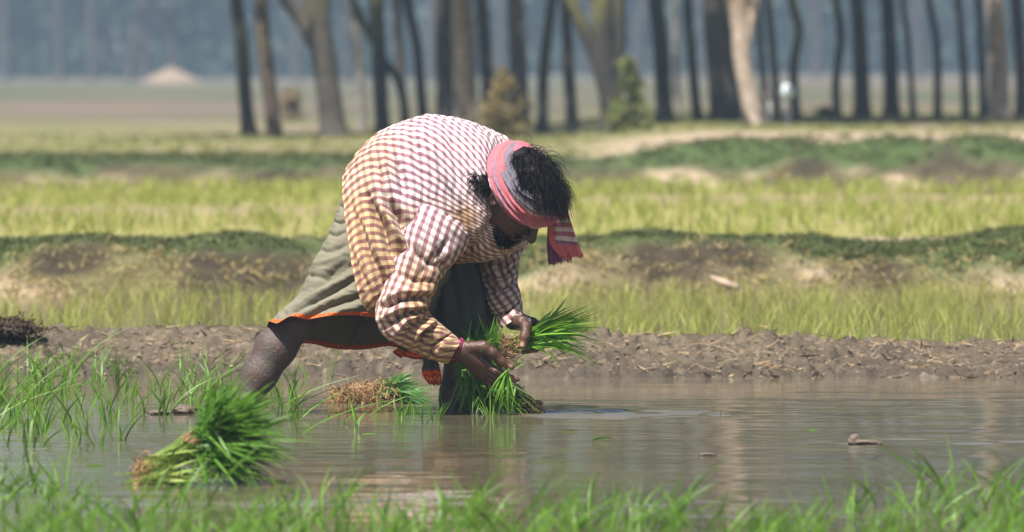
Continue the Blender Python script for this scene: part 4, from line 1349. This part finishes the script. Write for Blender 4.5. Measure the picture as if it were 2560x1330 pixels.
# ------------------------------------------------ small things on the water, the bank and the field
def clod(px, py, wpx, hpx, D, seed, label, ztop=None, cat='mud clod', col=1.0, name='mud_clod'):
    s = FPX / D
    c = P(px, py, D)
    V_, F_q, C_ = lump(name, c, (wpx / s / 2, wpx / s / 2.4, hpx / s / 2), seed, .55)
    o = link(name, mesh(name, V_, F_q, cols=C_ * np.array(col)), MMUD, None, c)
    tag(o, label, cat, 'mud clods lying in the water' if name == 'mud_clod' else None)


clod(2138, 1104, 34, 32, FPX * H / (1112 - 150), 1.3, 'upright end of the mud lump breaking the water on the right')
clod(2168, 1108, 66, 18, FPX * H / (1112 - 150), 2.3, 'low muddy lump beside the upright one, right of the open water')
clod(1768, 1137, 42, 12, FPX * H / (1139 - 150), 3.1, 'small flat mud speck surfacing before the nearest seedlings')
clod(455, 1026, 62, 26, FPX * H / (1034 - 150), 4.4, 'grey mud lump between seedlings above the largest bundle')
clod(400, 1032, 60, 16, FPX * H / (1036 - 150), 7.4, 'flat grey mud patch beside the lump above the largest bundle')
zf = .2
Df = FPX * (H - zf) / (485 - 150)
clod(2370, 470, 78, 44, Df, 8.2, 'dark clump of earth lying in the field beside the farther bund', col=(.6, .55, .5))
clod(2475, 478, 70, 22, Df, 9.2, 'low brown earth clump right of the dark one in the field', col=(.9, .8, .7))

# heap of wet weeds on the bank
ori = P(50, 822, 28.15)
e = empty('weed_heap', ori)
tag(e, 'heap of dark wet pulled weeds dumped on the mud bank', 'weed heap')
V_, F_q, C_ = lump('core', P(20, 822, 28.2), (.10, .08, .024), 6.2, .5)
part('soil', mesh('soil', V_, F_q, cols=C_ * .5), MMUD, e, ori)
NR = 420
p_ = region(NR, [(-30, 798), (50, 794), (125, 826), (-30, 834)], 28.15, r, .05)
Vr, Fr = roots(NR, p_, np.array([.2, -.3, -.1]) + r.normal(size=(NR, 3)) * np.array([.8, .8, .45]), .025 + .035 * r.random(NR), .0045, r, .6)
part('stalks', mesh('stalks', Vr, Fr), plain_mat('wet_weeds', (.022, .015, .009), (.095, .062, .035), 40, .6, .3), e, ori)


def float_leaf(px, py, wpx, seed, label, mat, lift=0.0):
    q = np.random.default_rng(seed)
    c = wat(px, py); s = FPX / c[1]
    Lg = wpx / s
    b = blades(c[None] + np.array([[-Lg / 2, 0, .003]]), np.array([[1, .15, .02 + lift]]), Lg, Lg * .13, np.array([[0, 0, -lift * .8]]), 8, q)
    V_ = b[0]
    o = link('floating_leaf', mesh('floating_leaf', V_, b[1], attrs=b[2]), mat, None, c)
    tag(o, label, 'leaf', 'leaves floating on the water')


float_leaf(1430, 1079, 48, 1, 'thin pale green leaf floating in front of the ripples', MSTEM)
float_leaf(1510, 1104, 60, 2, 'curled dark green leaf floating below the thin pale one', MDARK, .35)
float_leaf(2036, 1077, 26, 3, 'small green leaf floating behind the twin mud lumps', MRICE)
float_leaf(2221, 1051, 26, 4, 'yellowish leaf floating farthest out on the right', MSTEM)
float_leaf(240, 1168, 50, 5, 'light green leaf floating beside the largest bundle roots', MBRIGHT)
float_leaf(925, 1088, 40, 6, 'green leaf floating under the planted row', MRICE)
c = wat(1799, 1042)
tw = tube([c, c + [.003, 0, .008], c + [.002, 0, .016], c + [.006, 0, .022]], [.0016, .0014, .0012, .0008], 6)
o = link('twig', mesh('twig', tw[0], [tw[1], tw[2]]), MROOTD, None, c); tag(o, 'thin dark twig poking out of the rippled water', 'twig')
c = P(1812, 712, 35.9)
pts = [P(1776, 694, 35.95), P(1800, 704, 35.93), P(1845, 720, 35.9)]
tw = tube(pts, [.012, .017, .014], 10)
o = link('log', mesh('log', tw[0], [tw[1], tw[2]]), plain_mat('bleached_wood', (.34, .24, .18), (.52, .40, .32), 30), None, pts[1]); tag(o, 'short bleached piece of wood at the foot of the nearer bund', 'log')
c = P(1950, 455, 55.3)
tf = fan(14, c, .02, region(14, [(1925, 405), (1985, 395), (1985, 430), (1930, 440)], 55.3, r, .05), 0, .2, .014, r)
o = link('dry_grass_tuft', blade_mesh('dry_grass_tuft', [tf]), MDRY, None, c); tag(o, 'tall dry straw coloured tuft in front of the farther bund', 'grass tuft')

# =================================================================== TREES, BUSHES, WOOD, AIR
r = np.random.default_rng(99)


def leaf_cards(C, size, q, flat=.0):
    N = len(C)
    n = nrm(q.normal(size=(N, 3)) + np.array([0, 0, flat]))
    u = nrm(np.cross(n, nrm(q.normal(size=(N, 3)))))
    v = np.cross(n, u)
    s = (size * (.6 + .8 * q.random(N)))[:, None]
    V = np.stack([C - u * s, C - v * s * .45, C + u * s, C + v * s * .45], 1).reshape(-1, 3)
    f = np.arange(N * 4).reshape(N, 4)
    rn = np.repeat(q.random(N), 4)
    return V, f, {'tip': np.zeros(N * 4), 'rnd': rn}


def crown_mesh(seed, N=650):
    q = np.random.default_rng(seed)
    cl = q.normal(size=(14, 3)) * np.array([.9, .9, 1.1])
    k = q.integers(14, size=N)
    C = cl[k] + q.normal(size=(N, 3)) * np.array([.42, .42, .34])
    return blade_mesh('crown', [leaf_cards(C, .16, q)])


MCROWN = leaf_mat('tree_leaves', (.030, .060, .018), (.075, .125, .032), .3, .5)
crowns = [crown_mesh(300 + k) for k in range(4)]
for m_ in crowns:
    m_.materials.append(MCROWN)
MBARK = col_mat('bark', .92, .7, 14, .8, .02, .15)
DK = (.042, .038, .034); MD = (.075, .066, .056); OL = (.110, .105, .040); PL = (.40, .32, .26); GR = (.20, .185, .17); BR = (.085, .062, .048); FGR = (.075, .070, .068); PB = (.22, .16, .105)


def trunk_curve(pts, D, top):
    """picture points from the base up -> world curve carried on to height top"""
    W = np.array([P(x, y, D) for x, y in pts])
    W[:, 1] += np.linspace(0, 1, len(W)) * 0
    d = nrm(W[-1] - W[-2]); p = W[-1].copy(); ext = []
    d = nrm(d * np.array([.8, 1, 1]))
    while p[2] < top:
        d = nrm(d * np.array([.86, 1, 1]) + np.array([r.normal() * .03, r.normal() * .05, .06]))
        p = p + d * .6; ext.append(p.copy())
    W = np.vstack([W] + ([np.array(ext)] if ext else []))
    t = np.linspace(0, len(W) - 1, len(W) * 5)
    return crom(W, t)


def bark_tube(C, w0, w1, col0, col1, zt=1.2, ns=14):
    n = len(C)
    t = np.linspace(0, 1, n)
    rad = (w0 * (1 - t) + w1 * t) / 2 * (1 + .5 * np.exp(-((C[:, 2] - C[0, 2]) / .12) ** 2))
    V, q, tr = tube(C, rad, ns)
    m = n * ns
    k = fbm(V * np.array([5, 5, 2.2]), 3)
    V[:m] += nrm(V[:m] - np.repeat(C, ns, 0)) * (k[:m] * .14 * np.repeat(rad, ns))[:, None]
    zz = V[:, 2] - C[0, 2]
    f = sstep(.25, zt, zz + .5 * k)[:, None]
    side = sstep(-.2, .5, fbm(V * np.array([3.5, 3.5, 1.2]) + 4, 2))[:, None]
    c = np.array(col0) * (1 - f * side) + np.array(col1) * f * side
    return V, q, tr, c


ntree = 0


def tree(pts, wpx, label, c0=DK, c1=OL, D=None, limbs=(), top=6.2, wt=.55, crown=True, group='row of slender trees beyond the fields', zt=1.2):
    global ntree
    bx, by = pts[0]
    if D is None:
        # distance at which the ground is met at that pixel
        Ds = np.linspace(58, 130, 300)
        X = P(np.full(300, bx), np.full(300, by), Ds)
        D = Ds[np.argmin(np.abs(X[:, 2] - zprof(X[:, 0], X[:, 1])) + .0004 * Ds)]
    base = P(bx, by, D); gz = float(zprof(base[0], base[1]))
    C = trunk_curve(pts, D, top)
    C = np.vstack([C[0] + [0, 0, min(0, gz - C[0, 2]) - .06], C])
    s = FPX / D
    base = C[0].copy(); base[2] = gz
    e = empty('tree', base)
    tag(e, label, 'tree', group)
    V, q, tr, c = bark_tube(C, wpx / s, wpx * wt / s, c0, c1, zt)
    part('trunk', mesh('trunk', V, [q, tr], cols=c), MBARK, e, base)
    tops = [C[-1]]
    for lp, lw in limbs:
        L = trunk_curve(lp, D, top * .85)
        V, q, tr, c = bark_tube(L, lw / s, lw * wt / s, c0, c1, .6)
        part('limb', mesh('limb', V, [q, tr], cols=c), MBARK, e, base)
        tops.append(L[-1])
    if crown:
        for t_ in tops[:2]:
            o = bpy.data.objects.new('crown', crowns[ntree % 4]); COL.objects.link(o); o.parent = e
            o.location = t_ - base + np.array([0, 0, .2]); o.rotation_euler = (0, 0, r.uniform(0, 6.28)); k = r.uniform(.85, 1.2); o.scale = (k, k, k)
            if ntree % 4 != 9: ntree += 1
    return e


tree([(622, 338), (612, 230), (606, 120), (590, 0)], 36, 'dark trunk at the left end of the tree row, bowing left at the top')
tree([(687, 343), (676, 240), (664, 150), (652, 0)], 40, 'dark leaning trunk second from the left end of the row', BR, OL)
tree([(838, 345), (822, 230), (800, 90)], 62, 'stout grey forked tree, third from the left, its left limb reaching far out', MD, OL,
     limbs=(([(792, 110), (760, 60), (712, -10)], 34), ([(802, 110), (806, 60), (812, 0)], 30)), wt=.85, zt=.8)
tree([(905, 330), (898, 160), (880, 0)], 24, 'thin pale grey trunk right of the stout forked tree', GR, GR, D=84)
tree([(958, 335), (950, 200), (940, 0)], 40, 'straight dark trunk with a limb arching down to the right', DK, OL,
     limbs=(([(1015, 345), (1010, 260), (990, 190), (955, 145)], 24),))
tree([(1062, 335), (1050, 200), (1042, 110), (1018, 0)], 28, 'dark slender trunk leaning left behind the bent back', DK, DK)
tree([(1012, 300), (1000, 150), (992, 0)], 22, 'thin grey trunk between the arched limb and the leaning trunk', MD, OL, D=86)
tree([(1113, 325), (1112, 160), (1108, 0)], 46, 'straight almost black trunk touching the pale thick one', DK, DK)
tree([(1163, 320), (1160, 150), (1150, 0)], 64, 'thick pale pinkish trunk above the bent back', PL, PB)
tree([(1226, 320), (1216, 160), (1204, 0)], 38, 'dark trunk just right of the thick pale one', MD, DK)
tree([(1302, 320), (1296, 150), (1288, 0)], 46, 'brownish grey trunk behind the dry bush', MD, GR)
tree([(1357, 335), (1357, 220), (1366, 110), (1380, 0)], 30, 'slender dark trunk leaning right above the headscarf', DK, OL)
tree([(1432, 335), (1424, 200), (1418, 100), (1412, 0)], 32, 'slender dark trunk right of the one leaning right', DK, DK)
tree([(1530, 330), (1524, 240), (1512, 170)], 58, 'three limbed tree behind the green cone shaped bush', DK, OL,
     limbs=(([(1505, 180), (1470, 95), (1425, -5)], 34), ([(1514, 180), (1512, 90), (1508, 0)], 20), ([(1522, 190), (1548, 120), (1550, 0)], 30)), wt=.9)
tree([(1662, 305), (1655, 150), (1640, 0)], 42, 'dark trunk with mossy top, first right of the cone shaped bush', DK, OL)
tree([(1692, 305), (1690, 150), (1685, 0)], 16, 'thin faint pale trunk between two darker ones', GR, GR, D=96)
tree([(1744, 305), (1730, 150), (1718, 0)], 26, 'slim dark trunk left of the thickest one', DK, OL)
tree([(1818, 305), (1805, 160), (1795, 0)], 80, 'thickest dark trunk of the row', DK, MD, wt=.78)
tree([(1888, 312), (1862, 190), (1852, 90)], 44, 'pale leaning trunk forking beside the thickest dark one', PL, PB,
     limbs=(([(1853, 110), (1838, 50), (1828, 0)], 26), ([(1856, 120), (1872, 70), (1888, -10)], 26)), wt=1.25)
tree([(1918, 295), (1905, 150), (1896, 0)], 18, 'thin dark stem hugging the right side of the pale leaning trunk', DK, MD)
tree([(1944, 300), (1934, 150), (1920, 0)], 20, 'thin grey trunk left of the white post', MD, OL)
tree([(1992, 305), (1984, 170), (1998, 75), (1980, 0)], 25, 'crooked thin trunk right of the white post', MD, OL)
tree([(2092, 300), (2090, 200), (2102, 90), (2090, 0)], 24, 'crooked brownish trunk left of two heavy dark ones', MD, OL, D=80)
tree([(2156, 294), (2152, 150), (2143, 0)], 40, 'heavy dark trunk with a mossy left side', DK, OL)
tree([(2230, 290), (2226, 150), (2218, 0)], 40, 'heavy black trunk right of the mossy one', DK, DK)
tree([(2283, 290), (2272, 130), (2257, 0)], 17, 'thin greenish trunk right of the heavy black one', MD, OL, D=82)
tree([(2344, 292), (2342, 110), (2322, 0)], 21, 'slim dark trunk standing alone, bowing left', DK, DK)
tree([(2415, 292), (2408, 150), (2395, 0)], 21, 'slim dark trunk with a bright mossy top', DK, (.17, .15, .035))
tree([(2460, 292), (2454, 150), (2446, 0)], 22, 'slim dark trunk left of the pale thick one on the right', DK, DK)
tree([(2498, 296), (2496, 150), (2486, 0)], 52, 'thick pale trunk near the right end of the row', PL, PB)
tree([(2556, 292), (2552, 150), (2540, 0)], 34, 'dark trunk at the right end of the row', BR, DK)
tree([(2620, 292), (2616, 150), (2600, 0)], 34, 'dark trunk just past the right end', DK, DK)

# far pale trunks before the wood
far = [(15, 'far left edge of the wood'), (150, 'second from the left edge'), (232, 'left of the leaning one'), (322, 'leaning'), (362, 'right of the leaning one'), (432, 'behind the earth mound')]
for px, wl in far:
    lean = 30 if px == 322 else -4
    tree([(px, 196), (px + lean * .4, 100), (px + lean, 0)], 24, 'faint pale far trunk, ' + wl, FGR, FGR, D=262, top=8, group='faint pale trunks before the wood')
for k, px in enumerate((745, 870, 1075, 1250, 1480, 1600, 1765, 2040, 2300)):
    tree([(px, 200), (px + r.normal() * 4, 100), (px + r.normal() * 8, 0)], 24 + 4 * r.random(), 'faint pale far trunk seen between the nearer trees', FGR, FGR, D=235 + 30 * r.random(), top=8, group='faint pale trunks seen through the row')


def bush(px, py, wpx, hpx, D, cone, mat, label, N=800, seed=0, leaf=.02):
    q = np.random.default_rng(seed)
    s = FPX / D
    b = P(px, py, D)
    t = q.random(N)
    wdt = wpx / s / 2 * ((1 - t) ** .8 if cone else (1 - t) ** .55 * (.55 + .6 * q.random(N)))
    a = q.uniform(0, 6.283, N); rr = np.sqrt(q.random(N))
    C = b + np.stack([np.cos(a) * rr * wdt, np.sin(a) * rr * wdt, t * hpx / s], 1) + q.normal(size=(N, 3)) * .02
    kk = fbm(C * 6.5 + seed, 2) > -.28
    C = C[kk]; t = t[kk]
    C += .07 * np.stack([fbm(C * 9, 2), fbm(C * 9 + 5, 2), 0 * t], 1)
    e = empty('bush', b); tag(e, label, 'bush', 'bushes among the trees')
    part('foliage', blade_mesh('foliage', [leaf_cards(C, leaf * 1.6, q)]), mat, e, b)
    st = [tube([b + [o_, 0, -.05], b + [o_ * 2, .0, hpx / s * .4], b + [o_ * 2.4, .01, hpx / s * .75]], [.012, .009, .004], 6) for o_ in (-.03, .0, .03)]
    part('stem', mesh('stem', *merge(st)), MBARK, e, b)
    me_ = e.children[1].data
    at = me_.attributes.new('Col', 'FLOAT_COLOR', 'POINT'); at.data.foreach_set('color', np.tile([.08, .06, .045, 1], len(me_.vertices)).astype(np.float32))


MBROWN = leaf_mat('dry_bush', (.12, .105, .040), (.25, .19, .075), .3, .7)
bush(1262, 345, 160, 165, 68, False, MBROWN, 'dry brownish bush among the trunks behind the back', 1100, 1)
bush(1570, 348, 135, 200, 70, True, leaf_mat('cone_bush', (.055, .105, .022), (.20, .20, .055), .3, .6), 'cone shaped green bush with a yellowing top', 1300, 2)
bush(725, 300, 80, 75, 95, False, leaf_mat('faint_bush', (.20, .15, .085), (.28, .21, .13), .3, .7), 'small brown bush between the left trunks', 700, 3, .025)
bush(2070, 300, 90, 26, 80, False, MBUND, 'low dark green bush at the foot of the crooked brownish trunk', 400, 4)
bush(1210, 330, 60, 60, 72, False, MBROWN, 'small dry shrub at the foot of the dark trunk by the pale one', 400, 5)


# pale posts between the trees
def post(px, py, hpx, rpx, D, col, label, name='marker_post'):
    s = FPX / D
    b = P(px, py, D); b[2] = float(zprof(b[0], b[1]))
    e = empty(name, b); tag(e, label, 'post', 'pale marker posts between the trees')
    hh = float(P(px, hpx, D)[2] - b[2])
    p_ = tube([b + [0, 0, -.1], b + [0, 0, hh]], [rpx * .42 / s] * 2, 10)
    part('pole', mesh('pole', p_[0], [p_[1], p_[2]]), plain_mat('pole_grey', (.28, .26, .25), (.34, .31, .30)), e, b)
    th, ph = np.meshgrid(np.linspace(0, 2 * math.pi, 24), np.linspace(0, math.pi, 14), indexing='ij')
    L = np.stack([np.sin(ph) * np.cos(th), np.sin(ph) * np.sin(th), np.cos(ph)], -1)
    V = b + [0, 0, hh] + L * np.array([1, .8, 1.05]) * rpx / s
    part('cap', mesh('cap', V.reshape(-1, 3), grid_faces(24, 14)), plain_mat('cap_' + str(px), col, tuple(k * 1.06 for k in col), 5), e, b)


post(1966, 318, 230, 19, 72, (.80, .86, .93), 'pale post with a round white top between thin trunks')
post(1924, 318, 236, 12, 73, (.55, .44, .45), 'smaller post with a dull pink top left of the white one')

# mound of dug earth far off
xs_, ys_ = np.linspace(-1.9, 1.9, 70), np.linspace(-1.6, 1.6, 50)
XX, YY = np.meshgrid(xs_, ys_)
c = P(430, 208, 250.0); rr = np.hypot(XX / 1.15, YY / 1.1)
zz = .50 * np.clip(1 - rr, 0, 1) ** 1.15 + .16 * np.exp(-(rr / 1.1) ** 2) - .10 + .05 * fbm(np.stack([XX * 2, YY * 2, 0 * XX], -1), 3)
gz = zprof(c[0] + XX, c[1] + YY)
o = link('earth_mound', mesh('earth_mound', np.stack([c[0] + XX, c[1] + YY, gz + zz - .05], -1).reshape(-1, 3), grid_faces(50, 70)), plain_mat('dug_earth', (.18, .135, .10), (.25, .185, .135), 2))
tag(o, kind='structure')

# the wood that closes the view
q = np.random.default_rng(8)
N = 30000
x = q.uniform(-75, 75, N); t = q.random(N); y = 318 + 26 * q.random(N)
h = .2 + 11 * t ** 1.15
keep = (fbm(np.stack([x * .35, h * .5, y * .1], -1), 3) > -.32)
C = np.stack([x, y, h], 1)[keep]
x2 = q.uniform(-90, 90, 20000); C2 = np.stack([x2, 346 + 6 * q.random(20000), .1 + 12 * q.random(20000)], 1)
x3 = q.uniform(-75, 75, 9000); C3 = np.stack([x3, 314 + 8 * q.random(9000), .2 + (1.5 + .8 * fbm(np.stack([x3 * .3, 0 * x3, 0 * x3], -1), 3)) * q.random(9000)], 1)
o = link('wood', blade_mesh('wood', [leaf_cards(C, .42, q), leaf_cards(C2, 1.0, q), leaf_cards(C3, .22, q)]), leaf_mat('wood_leaves', (.010, .022, .018), (.030, .052, .032), .2, .6))
tag(o, 'dark hazy wood closing the view behind the fields', 'wood', kind='stuff')

# ------------------------------------------------ the air
hz = [(a_, b_, c_) for a_ in (-760, 760) for b_ in (-110, 1520) for c_ in (-1.2, 15)]
f = np.array([[0, 1, 3, 2], [4, 6, 7, 5], [0, 4, 5, 1], [2, 3, 7, 6], [0, 2, 6, 4], [1, 5, 7, 3]])
m = bpy.data.materials.new('haze'); m.use_nodes = True
m.node_tree.nodes.remove(m.node_tree.nodes['Principled BSDF'])
pv = m.node_tree.nodes.new('ShaderNodeVolumePrincipled')
pv.inputs['Color'].default_value = (.52, .72, 1, 1); pv.inputs['Density'].default_value = .0009; pv.inputs['Anisotropy'].default_value = .2
m.node_tree.links.new(pv.outputs[0], m.node_tree.nodes['Material Output'].inputs['Volume'])
o = link('haze', mesh('haze', hz, f, smooth=False), m)
tag(o, kind='stuff')

# =================================================================== LIGHT, AIR, CAMERA
SUN = nrm([-.26, -.40, .87])
el = math.asin(SUN[2]); az = math.atan2(SUN[0], SUN[1])
w = bpy.data.worlds.new('World'); SC.world = w; w.use_nodes = True
nt = w.node_tree
sky = nt.nodes.new('ShaderNodeTexSky'); sky.sky_type = 'NISHITA'; sky.sun_disc = False
sky.sun_elevation = el; sky.sun_rotation = az; sky.dust_density = 3.0; sky.air_density = 1.0
bg = nt.nodes['Background']; bg.inputs['Strength'].default_value = .05
nt.links.new(sky.outputs[0], bg.inputs[0])
sl = bpy.data.lights.new('sun', 'SUN'); sl.energy = 5.0; sl.angle = math.radians(.55); sl.color = (1, .95, .87)
so = bpy.data.objects.new('sun', sl); COL.objects.link(so)
from mathutils import Vector
so.rotation_euler = Vector(-SUN).to_track_quat('-Z', 'Y').to_euler(); so.location = (0, 0, 40)

cam = bpy.data.cameras.new('camera'); co = bpy.data.objects.new('camera', cam); COL.objects.link(co)
co.location = (0, 0, H); co.rotation_euler = (math.radians(90) - TH, 0, 0)
cam.lens = 300; cam.sensor_width = 36; cam.clip_end = 4000; cam.clip_start = .1
cam.dof.use_dof = True; cam.dof.focus_distance = D0 - .1; cam.dof.aperture_fstop = 6.8
SC.camera = co
SC.view_settings.view_transform = 'Standard'; SC.view_settings.look = 'None'
SC.view_settings.exposure = 1.02; SC.view_settings.gamma = 1.0
SC.render.engine = 'CYCLES'
c = SC.cycles
c.use_denoising = True; c.max_bounces = 8; c.diffuse_bounces = 3; c.glossy_bounces = 3; c.transmission_bounces = 4; c.transparent_max_bounces = 6; c.volume_bounces = 1
c.caustics_reflective = False; c.caustics_refractive = False
c.sample_clamp_indirect = 6.0
